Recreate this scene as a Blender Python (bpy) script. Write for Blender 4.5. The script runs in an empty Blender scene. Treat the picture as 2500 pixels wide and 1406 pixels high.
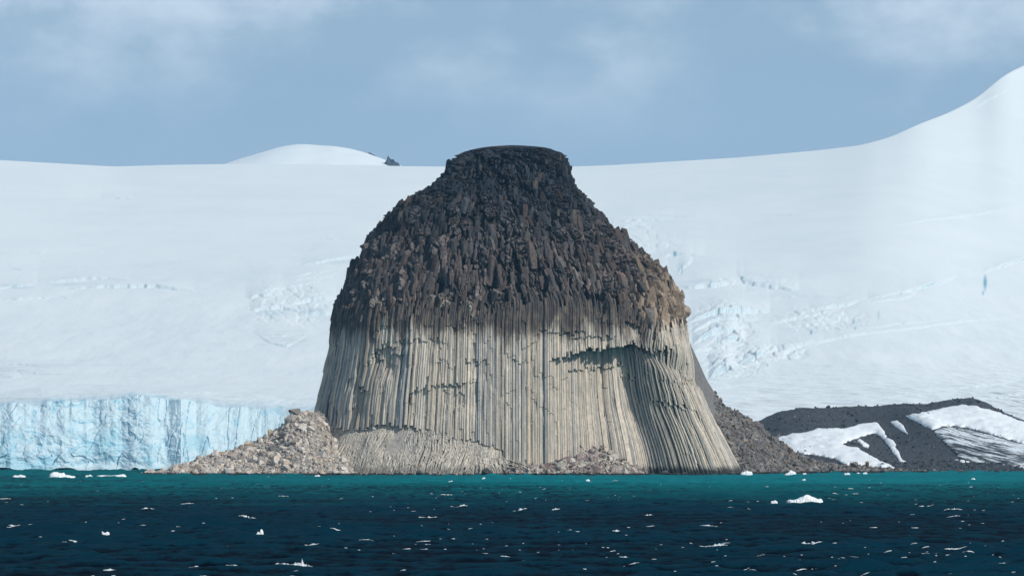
import bpy, bmesh, math, random
import numpy as np
from mathutils import Vector
from mathutils.geometry import delaunay_2d_cdt

# ------------------------------------------------------------------ camera, sky, sun, exposure
SC = bpy.context.scene
COL = SC.collection
CAM_H = 12.0            # metres above the water (deck of a ship)
FPX = 10000.0           # focal length in photograph pixels (2500 wide)
HOR = 1080.0            # row of the horizon in the photograph
cam_d = bpy.data.cameras.new('camera')
cam_d.sensor_width = 36.0
cam_d.lens = 36.0 * FPX / 2500.0
cam_d.shift_y = (HOR - 703.0) / 2500.0
cam_d.clip_start = 1.0
cam_d.clip_end = 40000.0
cam = bpy.data.objects.new('camera', cam_d)
cam.location = (0, 0, CAM_H)
cam.rotation_euler = (math.radians(90), 0, 0)
COL.objects.link(cam)
SC.camera = cam

SUN_AZ = 46.0           # degrees to the right of straight behind the camera
SUN_EL = 34.0
az, el = math.radians(SUN_AZ), math.radians(SUN_EL)
to_sun = Vector((math.sin(az) * math.cos(el), -math.cos(az) * math.cos(el), math.sin(el)))
sun_d = bpy.data.lights.new('sun', 'SUN')
sun_d.energy = 3.4
sun_d.angle = math.radians(0.5)
sun_d.color = (1.0, 0.94, 0.855)
sun = bpy.data.objects.new('sun', sun_d)
sun.rotation_euler = to_sun.to_track_quat('Z', 'Y').to_euler()
sun.location = (0, 0, 500)
COL.objects.link(sun)

world = bpy.data.worlds.new('World')
SC.world = world
world.use_nodes = True
wn, wl = world.node_tree.nodes, world.node_tree.links
wn.clear()
w_out = wn.new('ShaderNodeOutputWorld')
w_bg = wn.new('ShaderNodeBackground')
w_sky = wn.new('ShaderNodeTexSky')
w_sky.sky_type = 'NISHITA'
w_sky.sun_disc = False
w_sky.sun_elevation = el
w_sky.sun_rotation = math.pi - az
w_sky.air_density = 1.0
w_sky.dust_density = 0.6
w_sky.ozone_density = 2.0
w_bg.inputs['Strength'].default_value = 0.062
w_geo = wn.new('ShaderNodeTexCoord')
# thin stratus veil over the whole dome, with paler wisps
w_map = wn.new('ShaderNodeMapping')
w_map.inputs['Scale'].default_value = (14.0, 9.0, 24.0)
w_map.inputs['Location'].default_value = (4.80, 0.0, 3.7)
w_n1 = wn.new('ShaderNodeTexNoise')
w_n1.inputs['Scale'].default_value = 1.0
w_n1.inputs['Detail'].default_value = 7.0
w_n1.inputs['Roughness'].default_value = 0.58
w_r1 = wn.new('ShaderNodeMapRange')
w_r1.interpolation_type = 'SMOOTHSTEP'
w_r1.inputs['From Min'].default_value = 0.42
w_r1.inputs['From Max'].default_value = 0.70
w_m2 = wn.new('ShaderNodeMapping')
w_m2.inputs['Scale'].default_value = (3.0, 3.0, 26.0)
w_m2.inputs['Location'].default_value = (0.6, 0.0, 0.3)
w_n2 = wn.new('ShaderNodeTexNoise')
w_n2.inputs['Scale'].default_value = 1.0
w_n2.inputs['Detail'].default_value = 3.0
w_mul = wn.new('ShaderNodeMix'); w_mul.data_type = 'RGBA'; w_mul.blend_type = 'MIX'
VEIL = (5.85, 8.45, 11.4, 1)
w_veil = wn.new('ShaderNodeMix'); w_veil.data_type = 'RGBA'
w_veil.inputs[6].default_value = (VEIL[0] * .86, VEIL[1] * .91, VEIL[2] * .95, 1)
w_veil.inputs[7].default_value = (VEIL[0] * 1.16, VEIL[1] * 1.10, VEIL[2] * 1.05, 1)
w_wisp = wn.new('ShaderNodeMix'); w_wisp.data_type = 'RGBA'
w_wisp.inputs[7].default_value = (10.6, 12.6, 14.6, 1)
wl.new(w_geo.outputs['Generated'], w_map.inputs['Vector'])
wl.new(w_map.outputs['Vector'], w_n1.inputs['Vector'])
wl.new(w_n1.outputs['Fac'], w_r1.inputs['Value'])
wl.new(w_geo.outputs['Generated'], w_m2.inputs['Vector'])
wl.new(w_m2.outputs['Vector'], w_n2.inputs['Vector'])
wl.new(w_n2.outputs['Fac'], w_veil.inputs['Factor'])
w_sz = wn.new('ShaderNodeSeparateXYZ'); wl.new(w_geo.outputs['Generated'], w_sz.inputs[0])
w_ab = wn.new('ShaderNodeMath'); w_ab.operation = 'MAXIMUM'; w_ab.inputs[1].default_value = 0.02; wl.new(w_sz.outputs[2], w_ab.inputs[0])
w_dv = wn.new('ShaderNodeMath'); w_dv.operation = 'DIVIDE'; w_dv.inputs[0].default_value = -0.16; wl.new(w_ab.outputs[0], w_dv.inputs[1])
w_ex = wn.new('ShaderNodeMath'); w_ex.operation = 'EXPONENT'; wl.new(w_dv.outputs[0], w_ex.inputs[0])
w_om = wn.new('ShaderNodeMath'); w_om.operation = 'SUBTRACT'; w_om.inputs[0].default_value = 1.0; wl.new(w_ex.outputs[0], w_om.inputs[1])
wl.new(w_om.outputs[0], w_mul.inputs['Factor'])               # optical depth of a thin layer seen edge-on
wl.new(w_sky.outputs['Color'], w_mul.inputs[6])
wl.new(w_veil.outputs[2], w_mul.inputs[7])
wl.new(w_mul.outputs[2], w_wisp.inputs[6])
w_sep = wn.new('ShaderNodeSeparateXYZ'); wl.new(w_geo.outputs['Generated'], w_sep.inputs[0])
w_el = wn.new('ShaderNodeMapRange'); w_el.interpolation_type = 'SMOOTHSTEP'   # broken cloud begins a few degrees up
w_el.inputs['From Min'].default_value = 0.066; w_el.inputs['From Max'].default_value = 0.108
w_wf = wn.new('ShaderNodeMath'); w_wf.operation = 'MULTIPLY'
wl.new(w_sep.outputs[2], w_el.inputs['Value']); wl.new(w_el.outputs['Result'], w_wf.inputs[0]); wl.new(w_r1.outputs['Result'], w_wf.inputs[1])
wl.new(w_wf.outputs[0], w_wisp.inputs['Factor'])
wl.new(w_wisp.outputs[2], w_bg.inputs['Color'])
wl.new(w_bg.outputs['Background'], w_out.inputs['Surface'])

SC.view_settings.view_transform = 'Standard'
SC.view_settings.look = 'None'
SC.view_settings.exposure = 0.0
SC.view_settings.gamma = 1.0
SC.view_settings.use_curve_mapping = False

# ------------------------------------------------------------------ helpers
rng = np.random.default_rng(7)
random.seed(7)

def px_to_x(px, Y): return (np.asarray(px, float) - 1250.0) * Y / FPX
def py_to_z(py, Y): return CAM_H + (HOR - np.asarray(py, float)) * Y / FPX
def to_px(x, y): return 1250.0 + np.asarray(x) / y * FPX
def to_py(z, y): return HOR - (np.asarray(z) - CAM_H) / y * FPX
def sstep(a, b, x):
    t = np.clip((np.asarray(x, float) - a) / (b - a), 0, 1)
    return t * t * (3 - 2 * t)

def _hash(ix, iy, iz, seed):
    h = (ix.astype(np.int64) * 374761393 + iy.astype(np.int64) * 668265263 +
         iz.astype(np.int64) * 2147483647 + seed * 1274126177) & 0xFFFFFFFF
    h = ((h ^ (h >> 13)) * 1274126177) & 0xFFFFFFFF
    h = ((h ^ (h >> 16)) * 2246822519) & 0xFFFFFFFF
    h = h ^ (h >> 15)
    return (h & 0xFFFFFF) / float(0xFFFFFF)

def vnoise(x, y, z=None, seed=0):
    x = np.asarray(x, float); y = np.asarray(y, float)
    z = np.zeros_like(x) if z is None else np.asarray(z, float)
    ix, iy, iz = np.floor(x), np.floor(y), np.floor(z)
    fx, fy, fz = x - ix, y - iy, z - iz
    fx, fy, fz = fx * fx * (3 - 2 * fx), fy * fy * (3 - 2 * fy), fz * fz * (3 - 2 * fz)
    ix, iy, iz = ix.astype(np.int64), iy.astype(np.int64), iz.astype(np.int64)
    def lerp(a, b, t): return a + (b - a) * t
    c = lambda i, j, k: _hash(ix + i, iy + j, iz + k, seed)
    if np.all(fz == 0):
        return lerp(lerp(c(0, 0, 0), c(1, 0, 0), fx), lerp(c(0, 1, 0), c(1, 1, 0), fx), fy) * 2 - 1
    a = lerp(lerp(c(0, 0, 0), c(1, 0, 0), fx), lerp(c(0, 1, 0), c(1, 1, 0), fx), fy)
    b = lerp(lerp(c(0, 0, 1), c(1, 0, 1), fx), lerp(c(0, 1, 1), c(1, 1, 1), fx), fy)
    return lerp(a, b, fz) * 2 - 1

def fbm(x, y, z=None, octv=4, seed=0, gain=0.5):
    s = 0; a = 1.0; f = 1.0; tot = 0
    for o in range(octv):
        s = s + a * vnoise(np.asarray(x) * f, np.asarray(y) * f, None if z is None else np.asarray(z) * f, seed + o * 17)
        tot += a; a *= gain; f *= 2.03
    return s / tot

def worley2(x, y, seed=0):
    """nearest distance, second distance, cell value, offset from the cell centre"""
    x = np.asarray(x, float); y = np.asarray(y, float)
    ix, iy = np.floor(x).astype(np.int64), np.floor(y).astype(np.int64)
    d1 = np.full(x.shape, 9.0); d2 = np.full(x.shape, 9.0)
    val = np.zeros(x.shape); ox = np.zeros(x.shape); oy = np.zeros(x.shape)
    zz = np.zeros_like(ix)
    for i in (-1, 0, 1):
        for j in (-1, 0, 1):
            cx = ix + i + _hash(ix + i, iy + j, zz, seed)
            cy = iy + j + _hash(ix + i, iy + j, zz + 1, seed)
            d = np.hypot(x - cx, y - cy)
            v = _hash(ix + i, iy + j, zz + 2, seed)
            nearer = d < d1
            d2 = np.where(nearer, d1, np.minimum(d2, d))
            val = np.where(nearer, v, val)
            ox = np.where(nearer, x - cx, ox); oy = np.where(nearer, y - cy, oy)
            d1 = np.where(nearer, d, d1)
    return d1, d2, val, ox, oy

def worley3(x, y, z, seed=0):
    ix, iy, iz = np.floor(x).astype(np.int64), np.floor(y).astype(np.int64), np.floor(z).astype(np.int64)
    d1 = np.full(x.shape, 9.0); d2 = np.full(x.shape, 9.0); val = np.zeros(x.shape); o = [np.zeros(x.shape) for _ in range(3)]
    for i in (-1, 0, 1):
        for j in (-1, 0, 1):
            for k in (-1, 0, 1):
                a, b, c = ix + i, iy + j, iz + k
                dx = x - a - _hash(a, b, c, seed); dy = y - b - _hash(a, b, c, seed + 1); dz = z - c - _hash(a, b, c, seed + 2)
                d = np.sqrt(dx * dx + dy * dy + dz * dz)
                nr = d < d1
                d2 = np.where(nr, d1, np.minimum(d2, d)); d1 = np.where(nr, d, d1)
                val = np.where(nr, _hash(a, b, c, seed + 3), val)
                o = [np.where(nr, p, q) for p, q in zip((dx, dy, dz), o)]
    return d1, d2, val, o

def make_mesh(name, V, faces, mat=None, smooth=False, colors=None, attrs=None):
    """V (n,3); faces: an (m,k) array or a list of such arrays"""
    V = np.asarray(V, np.float32)
    if isinstance(faces, np.ndarray): faces = [faces]
    faces = [np.asarray(f, np.int32) for f in faces if len(f)]
    me = bpy.data.meshes.new(name)
    me.vertices.add(len(V)); me.vertices.foreach_set('co', V.ravel())
    nl = sum(f.size for f in faces); npoly = sum(len(f) for f in faces)
    me.loops.add(nl); me.polygons.add(npoly)
    me.loops.foreach_set('vertex_index', np.concatenate([f.ravel() for f in faces]))
    sizes = np.concatenate([np.full(len(f), f.shape[1], np.int32) for f in faces])
    starts = np.concatenate([[0], np.cumsum(sizes)[:-1]]).astype(np.int32)
    me.polygons.foreach_set('loop_start', starts)
    me.polygons.foreach_set('loop_total', sizes)
    me.polygons.foreach_set('use_smooth', np.full(npoly, smooth, bool))
    if colors is not None:
        c = np.asarray(colors, np.float32)
        if c.shape[1] == 3: c = np.hstack([c, np.ones((len(c), 1), np.float32)])
        a = me.color_attributes.new('Col', 'FLOAT_COLOR', 'POINT')
        a.data.foreach_set('color', c.ravel())
    for k, v in (attrs or {}).items():
        a = me.attributes.new(k, 'FLOAT', 'POINT')
        a.data.foreach_set('value', np.asarray(v, np.float32).ravel())
    me.update(calc_edges=True)
    if mat: me.materials.append(mat)
    return me

def add(name, me, parent=None, loc=None, label=None, cat=None, group=None, kind=None):
    o = bpy.data.objects.new(name, me)
    COL.objects.link(o)
    if parent is not None: o.parent = parent
    if loc is not None: o.location = loc
    if label: o['label'] = label
    if cat: o['category'] = cat
    if group: o['group'] = group
    if kind: o['kind'] = kind
    return o

def grid_faces(nr, nc, wrap=False):
    r = np.arange(nr - 1)[:, None]; c = np.arange(nc if wrap else nc - 1)[None, :]
    a = r * nc + c; b = r * nc + (c + 1) % nc
    return np.stack([a, b, b + nc, a + nc], -1).reshape(-1, 4)

# ------------------------------------------------------------------ materials
class Mat:
    def __init__(s, name, rough=0.9, spec=0.2):
        s.m = bpy.data.materials.new(name); s.m.use_nodes = True
        s.n, s.l = s.m.node_tree.nodes, s.m.node_tree.links
        s.n.clear()
        s.out = s.n.new('ShaderNodeOutputMaterial')
        s.b = s.n.new('ShaderNodeBsdfPrincipled')
        s.b.inputs['Roughness'].default_value = rough
        s.b.inputs['Specular IOR Level'].default_value = spec
        s.l.new(s.b.outputs[0], s.out.inputs[0])
        s.pos = s.n.new('ShaderNodeNewGeometry')
    def noise(s, scale, detail=4, rough=0.55, stretch=None, src=None):
        nd = s.n.new('ShaderNodeTexNoise')
        nd.inputs['Scale'].default_value = scale
        nd.inputs['Detail'].default_value = detail
        nd.inputs['Roughness'].default_value = rough
        v = src or s.pos.outputs['Position']
        if stretch is not None:
            mp = s.n.new('ShaderNodeMapping'); mp.inputs['Scale'].default_value = stretch
            s.l.new(v, mp.inputs['Vector']); v = mp.outputs['Vector']
        s.l.new(v, nd.inputs['Vector'])
        return nd.outputs['Fac']
    def rng(s, v, a, b, c=0.0, d=1.0, smooth=True):
        nd = s.n.new('ShaderNodeMapRange')
        if smooth: nd.interpolation_type = 'SMOOTHSTEP'
        for k, x in zip(('From Min', 'From Max', 'To Min', 'To Max'), (a, b, c, d)): nd.inputs[k].default_value = x
        s.l.new(v, nd.inputs['Value']); return nd.outputs['Result']
    def math(s, op, a, b):
        nd = s.n.new('ShaderNodeMath'); nd.operation = op
        for i, x in enumerate((a, b)):
            if isinstance(x, (int, float)): nd.inputs[i].default_value = x
            else: s.l.new(x, nd.inputs[i])
        return nd.outputs[0]
    def mix(s, f, a, b, mode='MIX'):
        nd = s.n.new('ShaderNodeMix'); nd.data_type = 'RGBA'; nd.blend_type = mode
        for i, x in ((0, f), (6, a), (7, b)):
            if isinstance(x, (int, float)): nd.inputs[i].default_value = x
            elif isinstance(x, tuple): nd.inputs[i].default_value = x if len(x) == 4 else x + (1,)
            else: s.l.new(x, nd.inputs[i])
        return nd.outputs[2]
    def attr(s, name, out='Color'):
        nd = s.n.new('ShaderNodeAttribute'); nd.attribute_name = name; return nd.outputs[out]
    def xyz(s, v=None):
        nd = s.n.new('ShaderNodeSeparateXYZ'); s.l.new(v or s.pos.outputs['Position'], nd.inputs[0]); return nd.outputs
    def color(s, c):
        if isinstance(c, tuple): s.b.inputs['Base Color'].default_value = c + (1,)
        else: s.l.new(c, s.b.inputs['Base Color'])
    def bump(s, h, dist, strength=1.0):
        nd = s.n.new('ShaderNodeBump'); nd.inputs['Distance'].default_value = dist
        nd.inputs['Strength'].default_value = strength
        s.l.new(h, nd.inputs['Height']); s.l.new(nd.outputs[0], s.b.inputs['Normal'])
        return nd

Z_DARK = 52.5
def mat_column():
    m = Mat('basalt_columns')
    c = m.attr('Col')
    zz = m.xyz()[2]
    st = m.noise(1.0, 4, 0.6, (1.3, 1.3, 0.10))           # streaks that run down the columns
    c = m.mix(m.rng(st, .38, .62), m.mix(1.0, c, (.74, .76, .78), 'MULTIPLY'), c)
    fine = m.noise(1.2, 5, 0.65)
    c = m.mix(m.rng(fine, .35, .7), m.mix(1.0, c, (.86, .86, .88), 'MULTIPLY'), c)
    big = m.noise(.11, 4, .6, (1, 1, .5))
    c = m.mix(m.rng(big, .52, .72, 0, .5), c, m.mix(1.0, c, (.60, .63, .68), 'MULTIPLY'))     # grey weathering stains
    # the upper rock is darker and browner; ragged border
    nb = m.noise(.16, 5, .7, (1, 1, .12))
    zb = m.math('ADD', zz, m.math('MULTIPLY', m.math('SUBTRACT', nb, .5), 34.0))
    up = m.rng(zb, Z_DARK - 4.5, Z_DARK + 3.0)
    dark = m.mix(m.rng(m.noise(.5, 4, .6, (1, 1, .4)), .4, .65), (.060, .055, .054), (.125, .104, .088))
    dark = m.mix(m.rng(zb, Z_DARK + 14.0, Z_DARK), dark, m.mix(1.0, dark, (1.35, 1.30, 1.22), 'MULTIPLY'))
    c = m.mix(m.math('MULTIPLY', up, m.attr('zone', 'Fac')), c, dark)
    # wet, algae-dark tide band
    wet = m.rng(m.math('ADD', zz, m.math('MULTIPLY', m.math('SUBTRACT', m.noise(.3, 3), .5), 3.0)), 4.4, 1.4)
    c = m.mix(m.math('MULTIPLY', wet, m.attr('tide', 'Fac')), c, (.045, .047, .045))
    m.color(c)
    m.bump(m.noise(2.2, 5, .65, (1, 1, .45)), .22, .8)
    return m.m

def mat_rock(name, bump=.22, streak=True):
    m = Mat(name)
    c = m.attr('Col')
    c = m.mix(m.rng(m.noise(.9, 5, .65), .35, .68), m.mix(1.0, c, (.62, .63, .66), 'MULTIPLY'), c)
    c = m.mix(m.rng(m.noise(5.0, 3, .6), .55, .75, 0, .35), c, m.mix(1.0, c, (1.5, 1.45, 1.4), 'MULTIPLY'))
    wet = m.rng(m.math('ADD', m.xyz()[2], m.math('MULTIPLY', m.noise(.6, 3), 1.2)), 1.75, 1.2)
    c = m.mix(wet, c, (.03, .032, .032))
    m.color(c)
    m.bump(m.noise(2.6, 5, .7, (1, 1, .6)), bump, .9)
    return m.m

def mat_ice(name, ice0, ice1, namp=.12, streaks=True, tone=1.0, ice_a=(.52, .73, .82), ice_b=(.68, .81, .865), deepc=(.20, .52, .66)):
    """snow where it can lie, bare blue ice on steep faces and where the attribute says so"""
    m = Mat(name, .65, .25)
    nz = m.xyz(m.pos.outputs['True Normal'])[2]
    n = m.noise(.10, 6, .62)
    steep = m.rng(m.math('ADD', nz, m.math('MULTIPLY', m.math('SUBTRACT', n, .5), namp)), ice1, ice0)
    blue = m.mix(m.rng(m.noise(.22, 5, .6), .38, .66), ice_a, ice_b)
    snow = m.mix(m.rng(m.noise(.012, 5, .6), .3, .7), (.745, .825, .855), (.775, .845, .87))
    if streaks:
        s1 = m.noise(1.0, 5, .62, (.012, .07, .35))
        lo = m.rng(m.xyz()[1], 2500, 1900)
        snow = m.mix(m.math('MULTIPLY', m.rng(s1, .56, .70), m.math('MULTIPLY', lo, .55)), snow, (.52, .60, .67))
    c = m.mix(steep, snow, blue)
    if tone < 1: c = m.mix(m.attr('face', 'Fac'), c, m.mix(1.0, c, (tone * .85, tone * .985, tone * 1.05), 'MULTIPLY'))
    deep = m.attr('ice', 'Fac')
    c = m.mix(deep, c, deepc)
    g = m.attr('grime', 'Fac')
    gr = m.noise(1.0, 5, .7, (.06, .16, .7))
    c = m.mix(m.math('MULTIPLY', m.rng(gr, .46, .66), g), c, (.26, .31, .36))
    m.color(c)
    m.bump(m.noise(.55, 6, .65, (1, 1, 1.4)), .8, .55)
    return m.m

def mat_sea():
    m = Mat('sea_water', .22, .22)
    m.b.inputs['IOR'].default_value = 1.333
    x = m.xyz()
    wob = m.math('MULTIPLY', m.math('SUBTRACT', m.noise(1.0, 4, .6, (.006, .02, 0)), .5), 420.0)
    y2 = m.math('ADD', x[1], wob)
    # turquoise band along the shore; it thins out to the left
    side = m.rng(x[0], -150.0, 20.0, 0.0, 1.0)
    edge = m.rng(y2, 1120.0, 1240.0)
    teal = m.math('MULTIPLY', edge, m.math('ADD', m.math('MULTIPLY', side, .86), .14))
    thin = m.rng(y2, 700.0, 1150.0)
    c = m.mix(m.math('MULTIPLY', thin, .8), (.0002, .0062, .0150), (.0004, .036, .054))
    crest = m.rng(m.math('ADD', x[2], m.math('MULTIPLY', m.math('SUBTRACT', m.noise(1.0, 4, .65, (.55, .10, 0)), .5), 1.3)), -.16, .36)
    c = m.mix(crest, m.mix(1.0, c, (.15, .34, .50), 'MULTIPLY'), m.mix(1.0, c, (4.2, 4.0, 2.9), 'MULTIPLY'))   # crest light and trough shade put into the colour
    c = m.mix(teal, c, (.004, .170, .195))
    c = m.mix(m.rng(m.noise(1.0, 4, .6, (.02, .05, 0)), .4, .62, 0, .35), c, m.mix(1.0, c, (.45, .55, .6), 'MULTIPLY'))
    dif = m.n.new('ShaderNodeBsdfDiffuse'); glo = m.n.new('ShaderNodeBsdfGlossy'); mx = m.n.new('ShaderNodeMixShader'); fr = m.n.new('ShaderNodeFresnel')
    glo.inputs['Roughness'].default_value = .28; fr.inputs['IOR'].default_value = 1.333
    bp = m.bump(m.noise(1.0, 4, .6, (1.7, .8, 1)), .16, .9)
    for nd in (dif, glo, fr): m.l.new(bp.outputs[0], nd.inputs['Normal'])
    m.l.new(c, dif.inputs['Color'])
    m.l.new(m.rng(fr.outputs[0], 0.02, 1.0, .003, .028, False), mx.inputs[0])
    m.l.new(dif.outputs[0], mx.inputs[1]); m.l.new(glo.outputs[0], mx.inputs[2]); m.l.new(mx.outputs[0], m.out.inputs[0])
    m.n.remove(m.b)
    return m.m

def mat_plain(name, c1, c2, scale, rough=.8, bump=.1, spec=.2, c3=None):
    m = Mat(name, rough, spec)
    c = m.mix(m.rng(m.noise(scale, 6, .65), .35, .65), c1, c2)
    if c3: c = m.mix(m.rng(m.noise(scale * .12, 4, .6), .45, .65), c, c3)
    m.color(c)
    m.bump(m.noise(scale * 1.6, 6, .7), bump, .9)
    return m.m

M_COL = mat_column()
M_BLOCK = mat_rock('basalt_blocks')
M_BOULD = mat_rock('boulder_stone', .16)
M_CORE = mat_rock('basalt_core', .3)
M_SNOW = mat_ice('snowfield_snow', .35, .80, ice_a=(.50, .62, .68), ice_b=(.60, .70, .745), deepc=(.17, .42, .53))
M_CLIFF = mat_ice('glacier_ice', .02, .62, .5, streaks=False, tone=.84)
M_SEA = mat_sea()
M_FLOE = mat_plain('floe_ice', (.80, .86, .89), (.88, .91, .92), 1.2, .5, .15, .3)
M_FOAM = mat_plain('sea_foam', (.45, .53, .58), (.72, .76, .78), 5.0, .9, .08)
M_MOR = mat_plain('moraine_gravel', (.040, .048, .058), (.125, .138, .152), 1.3, .95, .8, .1, (.08, .091, .103))
M_PATCH = mat_plain('old_snow', (.72, .78, .82), (.80, .84, .865), .25, .8, .15)
M_FAR = mat_plain('far_snow', (.78, .85, .885), (.80, .87, .90), .02, .8, .3)
M_OUT = mat_plain('far_rock', (.05, .065, .09), (.10, .12, .15), .12, .9, .6)
def mat_dirty():
    m = Mat('dirty_snow', .9, .1)
    rt = m.n.new('ShaderNodeMapping'); rt.inputs['Rotation'].default_value = (0, math.radians(-20), math.radians(35)); m.l.new(m.pos.outputs['Position'], rt.inputs['Vector'])
    n = m.noise(1.0, 6, .72, (.05, .30, .55), rt.outputs['Vector'])
    n2 = m.noise(.035, 4, .6)
    f = m.rng(m.math('ADD', n, m.math('MULTIPLY', m.math('SUBTRACT', n2, .5), .55)), .43, .60)
    m.color(m.mix(f, (.045, .052, .060), (.66, .73, .78)))
    m.bump(m.noise(1.2, 6, .7), .3, .8)
    return m.m
M_DIRTY = mat_dirty()

# ------------------------------------------------------------------ sea
WAVES = []
wr = np.random.default_rng(21)
for k in range(66):
    lam = 1.5 * (24.0 / 1.5) ** (k / 65.0)
    th = math.radians(-80 + wr.normal(0, 34))              # travel mostly towards the camera
    amp = 0.0105 * lam * (0.6 + 0.8 * wr.random()) * (1.0 if lam < 4 else (4 / lam) ** .8)
    WAVES.append((2 * math.pi / lam * math.cos(th), 2 * math.pi / lam * math.sin(th), amp, wr.random() * 2 * math.pi, lam))
def wave_h(x, y, res=None):
    h = np.zeros(np.broadcast(x, y).shape); 
    for kx, ky, a, p, lam in WAVES:
        f = 1.0 if res is None else np.clip((lam - 2.2 * res) / (2.2 * res), 0, 1)
        s = np.sin(kx * x + ky * y + p)
        h += a * f * (s + .32 * s * s - .16)
    gust = .55 + .9 * np.clip(.5 + vnoise(np.asarray(x) / 55.0, np.asarray(y) / 90.0, seed=5), 0, 1)
    return h * gust

def build_sea():
    u = np.concatenate([[-9000, -5000, -3000, -2100, -1700], np.arange(-1480, 1481, 5.6), [1700, 2100, 3000, 5000, 9000]])
    ys = [6, 60, 140, 230, 290]; y = 330.0
    while y < 1800: ys.append(y); y += y * .0025
    ys = np.array(ys + [2000, 2600])
    Y, U = np.meshgrid(ys, u, indexing='ij')
    X = U * Y / FPX
    res = np.gradient(ys)[:, None] * np.ones_like(U)
    edge = (np.abs(U) < 1500) & (Y > 300) & (Y < 1830)
    Z = np.where(edge, wave_h(X, Y), 0)
    me = make_mesh('sea', np.stack([X, Y, Z], -1).reshape(-1, 3), grid_faces(*X.shape), M_SEA, True)
    add('sea', me, kind='structure')
build_sea()

# ------------------------------------------------------------------ snowfield and glacier
RIDGE = np.array([(-800, 360), (-300, 378), (0, 391), (140, 399), (280, 407), (400, 403), (600, 400), (800, 403), (1000, 406),
                  (1080, 407), (1400, 407), (1500, 403), (1600, 397), (1800, 385), (2000, 367), (2100, 355), (2170, 336),
                  (2250, 300), (2310, 278), (2370, 248), (2400, 228), (2430, 200), (2460, 178), (2500, 160), (2600, 105), (2800, 40), (3300, -60)], float)
FOOT = np.array([(-800, 1120), (-400, 1030), (0, 1022), (400, 1018), (800, 1018), (1200, 1020), (1700, 1030), (1900, 1050), (2500, 1100), (2700, 1146), (3300, 1150)], float)
# (polyline, face height in photograph pixels): scarps and crevasse lips of the icefall
SCARPS = [
 ([(-60, 722), (0, 713), (50, 706), (90, 700)], 9), ([(95, 692), (180, 687), (260, 684), (315, 690)], 9),
 ([(150, 712), (250, 709), (380, 706), (430, 713), (475, 719)], 10), ([(-60, 748), (0, 743), (80, 736), (150, 731), (174, 738)], 5),
 ([(18, 648), (52, 656), (95, 652)], 4), ([(120, 680), (300, 690), (450, 688)], 3), ([(735, 652), (800, 639), (885, 622)], 8),
 ([(690, 690), (760, 673), (850, 660)], 4), ([(640, 705), (740, 690), (830, 676)], 4), ([(600, 735), (640, 730), (690, 727)], 10),
 ([(610, 760), (680, 755), (740, 765)], 12), ([(700, 750), (760, 738), (820, 735)], 12), ([(730, 772), (780, 768), (820, 766)], 10),
 ([(640, 722), (700, 712), (780, 700)], 6), ([(618, 812), (660, 838), (700, 846), (750, 820)], 5), ([(625, 820), (680, 822), (760, 812)], 4),
 ([(248, 484), (285, 482), (322, 484)], 4), ([(120, 488), (200, 484)], 2), ([(75, 614), (115, 613)], 2), ([(740, 585), (900, 575)], 2.5), ([(760, 608), (830, 602)], 2.5),
 ([(1490, 548), (1560, 542), (1645, 538)], 4), ([(1480, 560), (1545, 553), (1580, 560)], 7), ([(1490, 590), (1570, 601), (1640, 597), (1690, 599)], 4),
 ([(1600, 625), (1645, 618), (1700, 620), (1720, 622)], 8), ([(1655, 668), (1670, 650), (1690, 634)], 9),
 ([(1800, 666), (1815, 690), (1850, 696), (1900, 702), (1950, 710)], 15), ([(1640, 700), (1700, 702), (1740, 700), (1815, 690)], 13),
 ([(1850, 725), (1950, 722), (2050, 722)], 4), ([(1680, 790), (1740, 772), (1810, 764), (1880, 762)], 18), ([(1690, 812), (1760, 790), (1850, 784)], 12),
 ([(1690, 845), (1740, 822), (1790, 815), (1815, 838)], 20), ([(1760, 840), (1800, 832), (1820, 838)], 18), ([(1690, 862), (1740, 855), (1770, 860)], 8),
 ([(1880, 790), (1960, 776), (2040, 760)], 10), ([(1975, 757), (2050, 745), (2115, 730)], 8), ([(1930, 800), (2000, 792), (2040, 796)], 9), ([(2120, 728), (2180, 714), (2225, 705)], 7),
 ([(2130, 735), (2190, 728), (2235, 718)], 8), ([(2200, 712), (2270, 694), (2335, 676)], 8), ([(2390, 672), (2440, 655), (2510, 628), (2700, 590)], 6), ([(2400, 665), (2450, 650), (2500, 640)], 4),
 ([(1820, 872), (1900, 853), (1970, 840), (2090, 822), (2200, 803), (2360, 780), (2500, 770)], 6), ([(1900, 862), (1960, 846), (2010, 840)], 8), ([(2080, 805), (2200, 790), (2320, 778)], 4),
 ([(1790, 900), (1840, 876), (1880, 862)], 14), ([(1730, 935), (1750, 915), (1780, 905), (1800, 912)], 26), ([(1870, 432), (1950, 428)], 2), ([(2175, 552), (2260, 541), (2350, 532), (2500, 515)], 4), ([(2380, 528), (2520, 500)], 2.5),
 ([(2375, 268), (2410, 246), (2470, 218)], 3), ([(1860, 530), (1990, 526)], 2), ([(1510, 528), (1700, 530)], 2), ([(0, 880), (90, 884), (190, 884)], 4), ([(0, 897), (130, 903)], 5), ([(0, 915), (50, 918)], 5),
 ([(1720, 958), (1800, 945), (1900, 930)], 3), ([(1780, 985), (1850, 970)], 3), ([(1980, 1000), (2200, 970), (2400, 962)], 3), ([(2250, 960), (2500, 925)], 4), ([(2350, 985), (2520, 955)], 5),
]
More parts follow.
